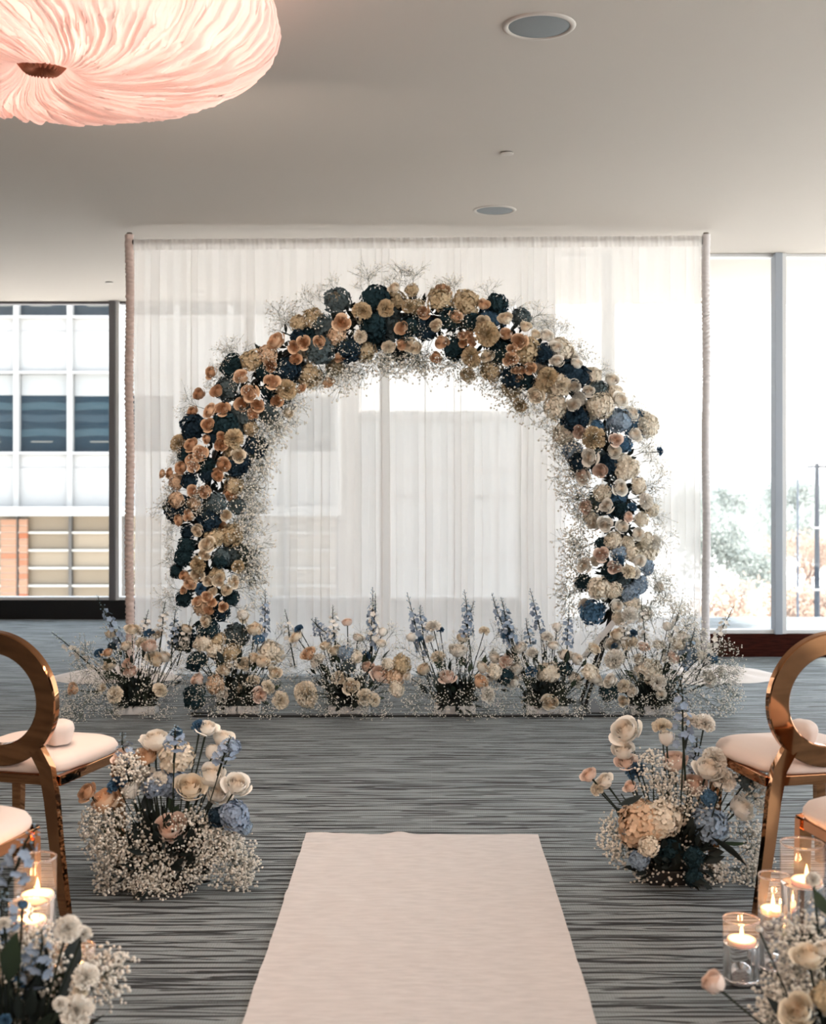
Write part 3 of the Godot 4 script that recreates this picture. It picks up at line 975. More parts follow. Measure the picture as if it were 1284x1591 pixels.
func near_arrangements() -> void:
	var d := 2.72
	var a := arrangement("foreground_flower_arrangement", "blurred white carnations, baby's breath and blue delphinium at the bottom left corner", "", 20, 1700, d, entries("c 540 830 200;c 660 870 140;c 690 1210 210;c 610 1480 250;c 30 790 110;k 640 1330 120;c 480 1430 120;d 180 640 75;b 40 1560 90", 5.117, 0, 1280), entries("v 290 30 1 60 480;f 330 860 1 280 1260;b 170 1020 1 140 1420;v 30 560 1 20 900", 5.117, 0, 1280), 0.10, {"tray": 0.20, "tray_mat": M.black, "tall": 0.7})
	for e in entries("x 60 950 120;x 200 1010 130;x 330 1080 120;x 90 1160 150;x 250 1230 150;x 390 1240 120;x 120 1400 150;x 300 1420 150;x 420 1530 130;x 200 1550 150;x 840 1180 30", 5.117, 0, 1280):
		breath(a, e[1], e[2], e[3] * 0.9, d + 0.13, 6)
	greens(a, 24, 0.2, 0.4, 0.10)
	var b := arrangement("foreground_flower_arrangement", "blurred cream roses and a pale rosebud on a long stem at the bottom right corner", "", 1310, 1680, d, entries("q 185 1270 190;r 940 1060 230;r 860 1490 260;w 1060 1000 150;u 540 840 60;c 970 440 120;s 1080 1380 230", 5.114, 1074, 1280), entries("v 1040 600 1 1060 900", 5.114, 1074, 1280), 0.10, {"tray": 0.20, "tray_mat": M.black, "tall": 0.7})
	for e in entries("x 850 1300 110;x 960 1270 120;x 760 1400 80;x 680 1530 70;x 1000 860 90;x 850 900 60;x 1050 1180 110", 5.114, 1074, 1280):
		breath(b, e[1], e[2], e[3], d + 0.08, 5)
	greens(b, 18, 0.2, 0.4, 0.10)
	var lp := at(1266, 1382, d - 0.05)
	leaf(b, lp, Vector3(0.05, -0.1, 0.03), 0.06, M.leaf)


# ---------------------------------------------------------------- the room
func room() -> void:
	slab("floor", Vector3(XW - 0.2, -0.25, -12.5), Vector3(XE + 0.2, 0, ZB + 0.2), M.carpet)
	slab("ceiling", Vector3(XW - 0.2, CEIL, -12.5), Vector3(XE + 0.2, CEIL + 0.3, ZB + 0.2), M.ceiling)
	slab("wall_left", Vector3(XW - 0.2, 0, -12.5), Vector3(XW, CEIL, ZB), M.wall)
	slab("wall_back", Vector3(XW - 0.2, 0, ZB), Vector3(XE + 0.2, CEIL, ZB + 0.2), M.dark_reflection)
	slab("trim_added_3", Vector3(XW, 0.74, ZB - 0.04), Vector3(XE, 1.30, ZB), M.ring_reflection, null, 0.006)  # unseen bright band, added for the ring backs to reflect
	slab("wall_right", Vector3(XE, 0, 3.2), Vector3(XE + 0.2, CEIL, ZB), M.wall)
	# dark wood curbs below the glass
	slab("baseboard_left", Vector3(XW, 0, ZL - 0.14), Vector3(XC + 0.02, 0.195, ZL + 0.02), M.dark_wood, null, 0.006)
	slab("baseboard_middle", Vector3(XC - 0.02, 0, ZL + 0.02), Vector3(XC + 0.14, 0.185, ZR - 0.14), M.dark_wood, null, 0.006)
	slab("baseboard_right", Vector3(XC - 0.02, 0, ZR - 0.14), Vector3(XE, 0.185, ZR + 0.02), M.wood, null, 0.006)
	slab("baseboard_side", Vector3(XE, 0, ZR - 0.14), Vector3(XE + 0.14, 0.185, 3.2), M.wood, null, 0.006)
	glazing("window_1", Vector3(XW, 0.195, ZL - 0.05), Vector3.RIGHT, XC - XW, [-5.98 - XW, -4.61 - XW, -3.24 - XW, -1.87 - XW, -0.5 - XW], M.grey_frame)
	glazing("window_2", Vector3(XC + 0.05, 0.185, ZL + 0.05), Vector3.BACK, ZR - ZL - 0.2, [1.2], M.white_frame)
	glazing("window_3", Vector3(XC, 0.185, ZR - 0.05), Vector3.RIGHT, XE - XC, [1.40 - XC, 2.77 - XC, 4.14 - XC], M.blue_frame)
	glazing("window_4", Vector3(XE + 0.05, 0.185, ZR), Vector3.BACK, 3.2 - ZR, [1.37, 2.74, 4.11, 5.48, 6.85, 8.22, 9.59, 10.96], M.white_frame)
	# corner post
	slab("trim_1", Vector3(XC - 0.03, 0.185, ZR - 0.12), Vector3(XC + 0.09, CEIL, ZR), M.white_frame)
	slab("trim_2", Vector3(XC - 0.03, 0.185, ZL - 0.12), Vector3(XC + 0.09, CEIL, ZL + 0.03), M.white_frame)

func glazing(called: String, origin: Vector3, along: Vector3, length: float, mullions: Array, dark: Material) -> void:
	var root := Node3D.new()
	root.name = called
	root.position = origin
	root.set_meta("kind", "structure")
	add_child(root)
	var h := CEIL - origin.y
	var b := Basis(along, Vector3.UP, along.cross(Vector3.UP))
	var edges := [0.0] + mullions + [length]
	for i in edges.size() - 1:
		var w: float = edges[i + 1] - edges[i]
		part("pane", boxmesh(Vector3(w, h, 0.012)), M.glass, root, b * Vector3(edges[i] + w / 2, h / 2, 0), b)
	for x in mullions:
		var m := part("mullion", boxmesh(Vector3(0.058, h, 0.13), 0.004), dark, root, b * Vector3(x, h / 2, 0.04), b)
		part("mullion_cap", boxmesh(Vector3(0.036, h, 0.10), 0.004), M.white_frame, m, Vector3(0.05, 0, -0.01))
	part("sill_frame", boxmesh(Vector3(length, 0.03, 0.12), 0.004), M.white_frame, root, b * Vector3(length / 2, 0.015, 0.0), b)
	part("head_frame", boxmesh(Vector3(length, 0.025, 0.10), 0.004), M.grey_frame if dark == M.grey_frame else M.white_frame, root, b * Vector3(length / 2, h - 0.0125, 0.0), b)

func ceiling_fittings() -> void:
	var labels := ["larger round grey speaker grille in the ceiling, near the top of the photo", "smaller round grey speaker grille in the ceiling, close above the drape"]
	for k in 2:
		var p := at(838, 40, 4.83) if k == 0 else at(769, 327, 8.13)
		p.y = CEIL
		var t := thing("ceiling_speaker", labels[k], "speaker", p, "round ceiling speakers")
		var g := MB.new()
		g.lathe([Vector2(0.001, -0.006), Vector2(0.08, -0.0055), Vector2(0.122, -0.003), Vector2(0.124, 0.0)], 40)
		part("grille", g.mesh(), M.grille, t)
		var r := MB.new()
		r.lathe([Vector2(0.122, -0.001), Vector2(0.127, -0.007), Vector2(0.140, -0.007), Vector2(0.146, -0.002), Vector2(0.147, 0.0)], 40)
		part("rim", r.mesh(), M.ceiling_metal, t)
	var sp := [[788, 237, 6.70, "small round concealed sprinkler cover between the two ceiling speakers"], [757, 373, 9.13, "tiny sprinkler cover in the ceiling behind the top of the drape"], [170, 439, 11.1, "small flat detector cover in the ceiling left of the drape's left post"]]
	for s in sp:
		var p := at(s[0], s[1], s[2])
		p.y = CEIL
		var t := thing("sprinkler_cover", s[3], "sprinkler", p)
		var c := MB.new()
		c.lathe([Vector2(0.001, -0.011), Vector2(0.030, -0.011), Vector2(0.038, -0.008), Vector2(0.038, -0.005)], 24)
		part("cap", c.mesh(), M.ceiling_metal, t)
		var n := MB.new()
		n.lathe([Vector2(0.030, -0.006), Vector2(0.034, -0.004), Vector2(0.034, 0.0)], 24)
		part("collar", n.mesh(), M.black, t)

func pleated_lamp(p: Vector3, label: String) -> void:
	var t := thing("ceiling_lamp", label, "ceiling lamp", p, "pleated ceiling lamps")
	var prof := [Vector2(0.70, -0.05), Vector2(0.75, -0.12), Vector2(0.78, -0.20), Vector2(0.79, -0.26), Vector2(0.775, -0.32), Vector2(0.72, -0.37), Vector2(0.62, -0.41), Vector2(0.48, -0.435), Vector2(0.33, -0.445), Vector2(0.21, -0.448), Vector2(0.15, -0.443), Vector2(0.105, -0.425), Vector2(0.07, -0.385), Vector2(0.045, -0.345), Vector2(0.03, -0.31)]
	var curve := Curve2D.new()
	for i in prof.size():
		var a: Vector2 = prof[maxi(i - 1, 0)]
		var c: Vector2 = prof[mini(i + 1, prof.size() - 1)]
		curve.add_point(prof[i], (a - c) / 6.0, (c - a) / 6.0)
	var n := 1560
	var rows := 40
	var b := MB.new()
	var wob := FastNoiseLite.new()
	wob.seed = 7
	wob.frequency = 1.6
	for j in rows:
		var s := j / float(rows - 1)
		var q := curve.sample_baked(curve.get_baked_length() * s)
		for i in n:
			var u := i / float(n)
			var x := u * TAU
			var ns := wob.get_noise_3d(cos(x) * 3.0, sin(x) * 3.0, s * 1.5)
			var ns2 := wob.get_noise_3d(cos(x) * 9.0, sin(x) * 9.0, s * 0.7 + 5.0)
			var ph := 78.0 * x + ns * 9.0 + ns2 * 3.0
			var k := 0.35 + 1.1 * maxf(0.0, wob.get_noise_2d(cos(x) * 6.0 + 30.0, sin(x) * 6.0 + s * 0.4) + 0.25)
			var amp := (0.010 + 0.014 * maxf(0.0, ns2 + 0.2)) * clampf(q.x / 0.45, 0.20, 1.0)
			var w := x + 0.75 * s * s + k * sin(2.0 * ph) / 78.0
			var rad := q.x + amp * cos(ph) * (0.5 if s > 0.55 else 1.0) + ns * 0.016 * q.x
			var y := q.y - amp * cos(ph) * (1.0 if s > 0.4 else 0.15) + ns * 0.014 * q.x * s
			b.pt(Vector3(cos(-w) * rad, y, sin(-w) * rad), Vector2(u, s))
	b.rows(n, rows, true)
	part("shade", b.mesh(), M.shade, t)
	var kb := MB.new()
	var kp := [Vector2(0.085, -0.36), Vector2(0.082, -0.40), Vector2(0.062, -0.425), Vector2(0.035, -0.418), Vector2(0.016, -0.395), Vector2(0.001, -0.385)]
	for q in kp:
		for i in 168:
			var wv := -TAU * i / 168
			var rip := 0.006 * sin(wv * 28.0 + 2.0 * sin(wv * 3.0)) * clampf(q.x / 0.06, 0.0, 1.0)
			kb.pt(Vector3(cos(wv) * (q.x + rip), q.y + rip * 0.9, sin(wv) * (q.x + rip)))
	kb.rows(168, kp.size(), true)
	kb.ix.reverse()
	part("shaded_gather", kb.mesh(), M.gather_shadow, t)  # dark ruffle put where the recess lies in shade
	var pl := MB.new()
	pl.lathe([Vector2(0.001, -0.06), Vector2(0.16, -0.05), Vector2(0.17, 0.0), Vector2(0.001, 0.0)], 32)
	part("ceiling_plate", pl.mesh(), M.ceiling_metal, t)
	for k in 5:
		var w := TAU * (k + 0.3) / 5
		var bp := Vector3(cos(w) * 0.40, -0.21, sin(w) * 0.40)
		var bm := MB.new()
		bm.ball(Vector3.ZERO, Vector3(0.045, 0.06, 0.045), 16, 10)
		part("bulb", bm.mesh(), M.bulb, t, bp)
		var o := OmniLight3D.new()
		o.name = "lamp_light"
		o.position = bp
		o.light_color = Color(1.0, 0.868, 0.818)
		o.light_energy = LAMP_INSIDE
		o.light_size = 0.04
		o.omni_range = 30.0
		o.omni_attenuation = 2.0
		o.shadow_enabled = true
		t.add_child(o, true)
	var al := AreaLight3D.new()
	al.name = "shade_light"
	al.area_size = Vector2(1.1, 1.1)
	al.area_normalize_energy = true
	al.position = Vector3(0, -0.56, 0)
	al.rotation.x = -PI / 2
	al.light_color = Color(1.0, 0.92, 0.85)
	al.light_energy = LAMP_AREA
	al.area_range = 30.0
	al.shadow_enabled = true
	t.add_child(al)
	# added light tilted towards the arch to brighten its flowers
	var sl := AreaLight3D.new()
	sl.name = "added_arch_fill"
	sl.area_size = Vector2(1.1, 0.3)
	sl.area_normalize_energy = true
	sl.position = Vector3(0, -0.36, -0.86)
	sl.rotation.x = -0.95
	sl.light_color = Color(1.0, 0.92, 0.85)
	sl.light_energy = ARCH_FILL
	sl.area_range = 30.0
	sl.shadow_enabled = true
	t.add_child(sl)

# ---------------------------------------------------------------- backdrop
func backdrop() -> void:
	var d := 8.75
	var base := Vector3(-0.1, 0, -d)
	var t := thing("drape_frame", "tall pipe frame in ruched fabric sleeves carrying the sheer drape", "backdrop frame", base)
	var info := [[-2.185, 0.031, "sleeve_pink", "post in pinkish ruched sleeve"], [1.985, 0.030, "sleeve_white", "post in smooth white sleeve with two ties"]]
	for k in 2:
		var b := MB.new()
		var rows := 640
		for j in rows:
			var y := 3.19 * j / (rows - 1.0)
			for i in 18:
				var w := -TAU * i / 18
				var amp := 0.0030 if k == 0 or (y < 2.9 and y > 2.1) else 0.0010
				if k == 0 and y > 3.0:
					amp = 0.002
				var r: float = info[k][1] + amp * (sin(y * 210.0 + 2.4 * sin(w + y * 7.0) + 3.0 * sin(y * 17.0) + w) + 0.7 * sin(y * 133.0 - 2.0 * w + 2.0 * sin(y * 31.0))) + 0.004 * sin(y * 5.3 + w + k * 2)
				if k == 1:
					for tie in [1.98, 2.17]:
						r += 0.006 * exp(-pow((y - tie) / 0.012, 2.0)) - 0.004 * exp(-pow((y - tie) / 0.05, 2.0))
				b.pt(Vector3(cos(w) * r, y, sin(w) * r))
		b.rows(18, rows, true)
		var p := part("post", b.mesh(), M[info[k][2]], t, Vector3(info[k][0] + 0.1, 0, 0))
		p.set_meta("label", info[k][3])
		var cb := MB.new()
		cb.lathe([Vector2(0.001, 3.205), Vector2(0.020, 3.204), Vector2(0.022, 3.19), Vector2(0.022, 3.17)], 16)
		part("post_cap", cb.mesh(), M.pipe, p)
		var kb := MB.new()
		kb.box(Vector3(0.035 if k == 0 else -0.035, 3.135, 0.0), Vector3(0.03, 0.035, 0.03), 0.004)
		part("bracket", kb.mesh(), M.black, p)
		# fabric heaped over the heavy foot plate
		var hp := MB.new()
		var sx := -1.0 if k == 0 else 1.0
		for j in 14:
			var s := j / 13.0
			for i in 48:
				var a := -TAU * i / 48
				var r := s * (0.38 + 0.05 * sin(a * 3 + k) + 0.02 * sin(a * 7))
				var y := 0.075 * pow(1.0 - s, 0.8) + 0.010 * sin(a * 11 + s * 5) * s * (1.0 - s) * 3.0 + 0.004
				hp.pt(Vector3(cos(a) * r * 1.15 + sx * 0.08, y if s < 1.0 else 0.001, sin(a) * r))
		hp.rows(48, 14, true)
		hp.ix.reverse()
		part("base_cover", hp.mesh(), M.white_cloth, p)
	var rb := MB.new()
	rb.tube([Vector3(-2.155 + 0.1, 3.130, 0), Vector3(0, 3.142, 0), Vector3(1.955 + 0.1, 3.158, 0)], [0.015, 0.015, 0.015], 12)
	part("crossbar", rb.mesh(), M.pipe, t)
	# the drape
	var b := MB.new()
	var n := 2200
	var rows := 16
	var gather := [240, 300, 388, 455, 502, 560, 595, 606, 660, 712, 745, 822, 856, 905, 990, 1040, 1075]
	var wid := [9, 7, 9, 5, 16, 6, 12, 8, 7, 12, 6, 10, 6, 5, 10, 6, 8]
	var noise := FastNoiseLite.new()
	noise.seed = 21
	noise.frequency = 3.0
	var x0 := -2.15
	var x1 := 1.95
	for j in rows:
		var s := j / float(rows - 1)
		var ph := 0.0
		for i in n:
			var u := i / float(n - 1)
			var x := lerpf(x0, x1, u)
			var px := CX + x / d * F
			var g := 0.10 + 0.35 * maxf(0.0, noise.get_noise_2d(x * 0.9, 3.0))
			for k in gather.size():
				g += 0.85 * exp(-pow((px - gather[k]) / (wid[k] * (1.0 + 0.3 * s)), 2.0))
			g = minf(g, 1.15)
			var f := 62.0 + 22.0 * noise.get_noise_2d(x * 0.5, 9.0)
			ph += f * (x1 - x0) / n
			var drift := 0.012 * noise.get_noise_2d(x * 0.4, s * 0.6 + 20.0) * s
			var amp := lerpf(0.7, 1.0, s)
			var xx := x + 0.017 * g * sin(ph * 2.0 + 0.5) * amp + drift
			var z := 0.030 * (0.25 + g) * sin(ph) * amp + 0.03 * noise.get_noise_2d(x * 0.25, 40.0 + s * 0.3)
			var y := lerpf(3.15 + 0.028 * (u - 0.5), 0.012 + 0.006 * sin(ph), s)
			b.pt(Vector3(xx, y, -d + z), Vector2(u * 40, s))
	b.rows(n, rows)
	var c := part("sheer_drape", b.mesh(), M.sheer, self)
	tag(c, "sheer white drape hanging in soft folds behind the flower arch", "curtain")
	# its rod pocket, a doubled hem along the top
	var hm := MB.new()
	for j in 3:
		for i in 420:
			var u := i / 419.0
			var x := lerpf(x0, x1, u)
			hm.pt(Vector3(x, lerpf(3.165, 3.085, j / 2.0) + 0.028 * (u - 0.5), -d + 0.034 + 0.006 * sin(x * 70.0) + 0.004 * sin(x * 190.0)))
	hm.rows(420, 3)
	part("rod_pocket", hm.mesh(), M.sheer, c)

# ---------------------------------------------------------------- aisle runner
func runner() -> void:
	var b := MB.new()
	var noise := FastNoiseLite.new()
	noise.seed = 5
	noise.frequency = 1.0
	var nx := 60
	var nz := 200
	for j in nz:
		var z := lerpf(3.2, -4.82, j / float(nz - 1))
		for i in nx:
			var u := i / float(nx - 1)
			var near := clampf((-z - 2.0) / 2.5, 0.0, 1.0)
			var edge := 0.004 * noise.get_noise_2d(z * 2.0, u * 2.0)
			var y := 0.006 + near * (0.020 * (1.2 - u) * maxf(0.0, noise.get_noise_2d(u * 1.1 + z * 0.5, z * 6.0)) + 0.006 * maxf(0.0, noise.get_noise_2d(u * 3.0 + 9.0, z * 14.0)))
			if j == nz - 1:
				y += 0.012 * exp(-pow((u - 0.40) / 0.05, 2.0))
			b.pt(Vector3(lerpf(-0.487, 0.437, u) + edge - 0.012 * near + 0.02 * u * near * 0.0, y, z))
	b.rows(nx, nz)
	var o := part("aisle_runner", b.mesh(), M.runner, self)
	tag(o, "plain off-white cloth runner laid along the aisle carpet", "runner")

# ---------------------------------------------------------------- chairs
func chair(label: String, p: Vector3, turn: float) -> Node3D:
	var t := thing("oval_back_chair", label, "chair", p, "gold chairs along the aisle", turn)
	var ring := MB.new()
	var lean := Basis(Vector3.RIGHT, 0.10)
	var prof := []
	var ro := 0.229
	var ri := 0.156
	for q in [[ri, 0.012], [ri + 0.004, 0.016], [ro - 0.004, 0.016], [ro, 0.012], [ro, -0.012], [ro - 0.004, -0.016], [ri + 0.004, -0.016], [ri, -0.012], [ri, 0.012]]:
		prof.append(Vector2(q[0], q[1]))
	ring.lathe(prof, 72)
	for i in ring.v.size():
		ring.v[i] = lean * Vector3(ring.v[i].x, ring.v[i].z, -ring.v[i].y) + Vector3(0, 0.69, 0.02)
	part("ring_back", flat(ring), M.gold, t)
	for s in [-1.0, 1.0]:
		var b := MB.new()
		strip(b, [Vector3(s * 0.140, 0.530, 0.005), Vector3(s * 0.178, 0.46, 0.0), Vector3(s * 0.200, 0.36, 0.005), Vector3(s * 0.226, 0.22, 0.02), Vector3(s * 0.254, 0.10, 0.035), Vector3(s * 0.280, 0.0, 0.05)], [0.046, 0.048, 0.046, 0.040, 0.034, 0.028], 0.028)
		part("leg", flat(b), M.gold, t)
		var f := MB.new()
		strip(f, [Vector3(s * 0.205, 0.43, -0.41), Vector3(s * 0.208, 0.25, -0.415), Vector3(s * 0.215, 0.0, -0.42)], [0.040, 0.036, 0.026], 0.030)
		part("leg", flat(f), M.gold, t)
	# seat rail and cushion
	var rail := MB.new()
	for q in [[Vector3(0, 0.418, -0.02), Vector3(0.38, 0.034, 0.022)], [Vector3(0, 0.418, -0.435), Vector3(0.40, 0.034, 0.022)]]:
		rail.box(q[0], q[1], 0.003)
	for s in [-1.0, 1.0]:
		rail.box(Vector3(s * 0.208, 0.418, -0.225), Vector3(0.022, 0.034, 0.42), 0.003)
	part("seat_rail", flat(rail), M.gold, t)
	var c := MB.new()
	var rows := [[0.0, 0.502], [0.35, 0.501], [0.65, 0.497], [0.85, 0.489], [0.95, 0.478], [0.995, 0.462], [1.0, 0.450], [0.985, 0.440], [0.94, 0.434], [0.0, 0.434]]
	for r in rows:
		for i in 64:
			var a := -TAU * i / 64
			var e := 0.42
			var x := signf(cos(a)) * pow(absf(cos(a)), e) * 0.228
			var z := signf(sin(a)) * pow(absf(sin(a)), e) * 0.222
			if z > 0:
				x *= 0.93
			c.pt(Vector3(x * r[0], r[1] + 0.003 * sin(x * 14.0 + z * 9.0) * (1.0 - r[0]), z * r[0] - 0.232))
	c.rows(64, rows.size(), true)
	c.ix.reverse()
	part("seat_cushion", c.mesh(), M.cushion, t)
	return t

func strip(b: MB, path: Array, width: Array, thick: float) -> void:
	# a flat bar that bends in the xy plane, thick along z
	var m := path.size()
	for face in 4:
		for j in m:
			var tn: Vector3 = path[mini(j + 1, m - 1)] - path[maxi(j - 1, 0)]
			var sd: Vector3 = Vector3(tn.y, -tn.x, 0).normalized() * float(width[j]) * 0.5
			if sd.x < 0:
				sd = -sd
			var bk := Vector3(0, 0, thick * 0.5)
			var c: Array = [[-sd + bk, sd + bk], [sd + bk, sd - bk], [sd - bk, -sd - bk], [-sd - bk, -sd + bk]][face]
			b.pt(path[j] + c[0])
			b.pt(path[j] + c[1])
		var st := b.v.size() - m * 2
		for j in m - 1:
			if path[1].y > path[0].y:
				b.quad(st + j * 2, st + j * 2 + 2, st + j * 2 + 3, st + j * 2 + 1)
			else:
				b.quad(st + j * 2, st + j * 2 + 1, st + j * 2 + 3, st + j * 2 + 2)

func flat(b: MB) -> ArrayMesh:
	# smooth within gentle bends, sharp across edges
	var st := SurfaceTool.new()
	st.begin(Mesh.PRIMITIVE_TRIANGLES)
	for i in range(0, b.ix.size(), 3):
		var p := b.v[b.ix[i]]
		var q := b.v[b.ix[i + 1]]
		var r := b.v[b.ix[i + 2]]
		var n := (r - p).cross(q - p)
		if n.length_squared() < 1e-18:
			continue
		for k in 3:
			st.set_smooth_group(0)
			st.add_vertex(b.v[b.ix[i + k]])
	st.index()
	var arr := st.commit_to_arrays()
	var v: PackedVector3Array = arr[Mesh.ARRAY_VERTEX]
	var ix: PackedInt32Array = arr[Mesh.ARRAY_INDEX]
	var around := {}
	for i in range(0, ix.size(), 3):
		var n := (v[ix[i + 2]] - v[ix[i]]).cross(v[ix[i + 1]] - v[ix[i]])
		for k in 3:
			var key := ix[i + k]
			if not around.has(key):
				around[key] = []
			around[key].append(n)
	var ov := PackedVector3Array()
	var on := PackedVector3Array()
	for i in range(0, ix.size(), 3):
		var n := (v[ix[i + 2]] - v[ix[i]]).cross(v[ix[i + 1]] - v[ix[i]])
		for k in 3:
			var s := Vector3.ZERO
			for q in around[ix[i + k]]:
				if q.normalized().dot(n.normalized()) > 0.80:
					s += q
			ov.append(v[ix[i + k]])
			on.append(s.normalized())
	var out := []
	out.resize(Mesh.ARRAY_MAX)
	out[Mesh.ARRAY_VERTEX] = ov
	out[Mesh.ARRAY_NORMAL] = on
	var m := ArrayMesh.new()
	m.add_surface_from_arrays(Mesh.PRIMITIVE_TRIANGLES, out)
	return m

func chairs() -> void:
	chair("gold ring-back chair on the left with its open ring fully seen at the frame edge", Vector3(-1.448, 0, -4.06), deg_to_rad(-15))
	chair("gold ring-back chair on the right with its open ring before the wooden curb", Vector3(1.322, 0, -4.04), deg_to_rad(12))
	chair("nearer left chair, only its white seat and front leg seen behind the tall candle vase", Vector3(-1.438, 0, -3.08), deg_to_rad(-15))
	chair("nearer right chair, only its white seat and front leg seen behind the tall candle vase", Vector3(1.374, 0, -3.18), deg_to_rad(12))
	for k in 2:
		var b := MB.new()
		for j in 9:
			var s := j / 8.0
			for i in 24:
				var a := -TAU * i / 24
				var r := sin(minf(s * 1.25, 1.0) * PI / 2) if s < 0.8 else 1.0 - (s - 0.8) * 1.2
				b.pt(Vector3(cos(a) * 0.05 * r, 0.078 - 0.078 * pow(s, 3.0), sin(a) * 0.07 * r + 0.004 * sin(a * 5)))
		b.rows(24, 9, true)
		b.ix.reverse()
		var o := part("pouch", b.mesh(), M.cushion, self, Vector3(-1.30, 0.5025, -4.22) if k == 0 else Vector3(1.295, 0.5025, -4.22))
		tag(o, "small rounded white pouch on the left chair's seat behind its ring" if k == 0 else "small rounded white pouch on the right chair's seat seen through its ring", "pouch", "pouches left on chair seats")

# ---------------------------------------------------------------- candle vases
func candle_vase(px: float, d: float, r: float, h: float, level: float, off: float, label: String, clabel: String) -> void:
	var base := Vector3((px - CX) / F * d, 0, -d)
	var t := thing("glass_vase", label, "vase", base, "cylinder vases with floating candles")
	var b := MB.new()
	b.lathe([Vector2(0.001, 0.002), Vector2(r * 0.9, 0.002), Vector2(r, 0.008), Vector2(r, h)], 48)
	part("wall", b.mesh(), M.vase_glass, t)
	var rm := MB.new()
	var pr := []
	for i in 9:
		var a := TAU * i / 8
		pr.append(Vector2(r - 0.0015 + cos(a) * 0.0026, h + sin(a) * 0.0032))
	rm.lathe(pr, 48)
	part("rim", rm.mesh(), M.rim_glass, t)
	var bt := MB.new()
	bt.lathe([Vector2(0.001, 0.004), Vector2(r * 0.90, 0.004), Vector2(r * 0.955, 0.010), Vector2(r * 0.955, 0.016), Vector2(0.001, 0.016)], 48)
	bt.ix.reverse()
	part("thick_bottom", bt.mesh(), M.rim_glass, t)
	var w := MB.new()
	w.lathe([Vector2(0.001, 0.018), Vector2(r * 0.955, 0.018), Vector2(r * 0.955, level - 0.002), Vector2(r * 0.94, level), Vector2(0.001, level)], 48)
	w.ix.reverse()
	part("water", w.mesh(), M.water, t)
	var cp := base + Vector3(off, level - 0.008, r * 0.12)
	var c := thing("floating_candle", clabel, "candle", cp, "lit floating candles")
	var wx := MB.new()
	var cr := minf(0.043, r * 0.80)
	var prof := [Vector2(0.001, -0.006), Vector2(cr * 0.6, -0.004), Vector2(cr * 0.92, 0.006), Vector2(cr, 0.017), Vector2(cr * 0.95, 0.0215), Vector2(cr * 0.8, 0.020), Vector2(0.001, 0.0185)]
	wx.lathe(prof, 28)
	wx.ix.reverse()
	part("wax", wx.mesh(), M.wax, c)
	var wk := MB.new()
	wk.tube([Vector3(0, 0.018, 0), Vector3(0.001, 0.028, 0)], [0.0012, 0.001], 5)
	part("wick", wk.mesh(), M.black, c)
	var fl := MB.new()
	fl.lathe([Vector2(0.0005, 0.025), Vector2(0.004, 0.029), Vector2(0.0058, 0.036), Vector2(0.0045, 0.046), Vector2(0.002, 0.056), Vector2(0.0003, 0.063)], 12)
	fl.ix.reverse()
	part("flame", fl.mesh(), M.flame, c)
	var o := OmniLight3D.new()
	o.name = "flame_light"
	o.position = Vector3(0, 0.040, 0)
	o.light_color = Color(1.0, 0.70, 0.45)
	o.light_energy = CANDLE
	o.light_size = 0.005
	o.omni_range = 20.0
	o.omni_attenuation = 2.0
	o.shadow_enabled = true
	c.add_child(o)

func vases() -> void:
	candle_vase(55, 3.20, 0.054, 0.42, 0.315, 0.008, "tall clear glass cylinder vase at left, below the nearer left chair's seat", "floating candle in the tall left vase, small flame above the flowers")
	candle_vase(44, 3.07, 0.052, 0.345, 0.295, 0.005, "middle glass vase on the left, mostly hidden by blurred blue flowers", "brightest left candle, just below the tall vase behind blurred flowers")
	candle_vase(112, 2.97, 0.056, 0.27, 0.215, -0.006, "left glass vase closest to the runner, behind the blurred white carnations", "lowest left candle, between the blurred white carnations")
	candle_vase(1247, 3.36, 0.060, 0.41, 0.300, 0.010, "tall clear glass cylinder vase at right, in front of the chair leg", "floating candle high in the tall right vase, at the frame's edge")
	candle_vase(1203, 3.50, 0.045, 0.275, 0.170, -0.004, "narrow middle glass vase on the right, half behind the tall vase", "floating candle in the narrow vase beside the tall right vase")
	candle_vase(1152, 3.42, 0.051, 0.178, 0.112, 0.0, "short glass vase on the right standing alone nearest the runner", "candle in the short right vase above clear water")

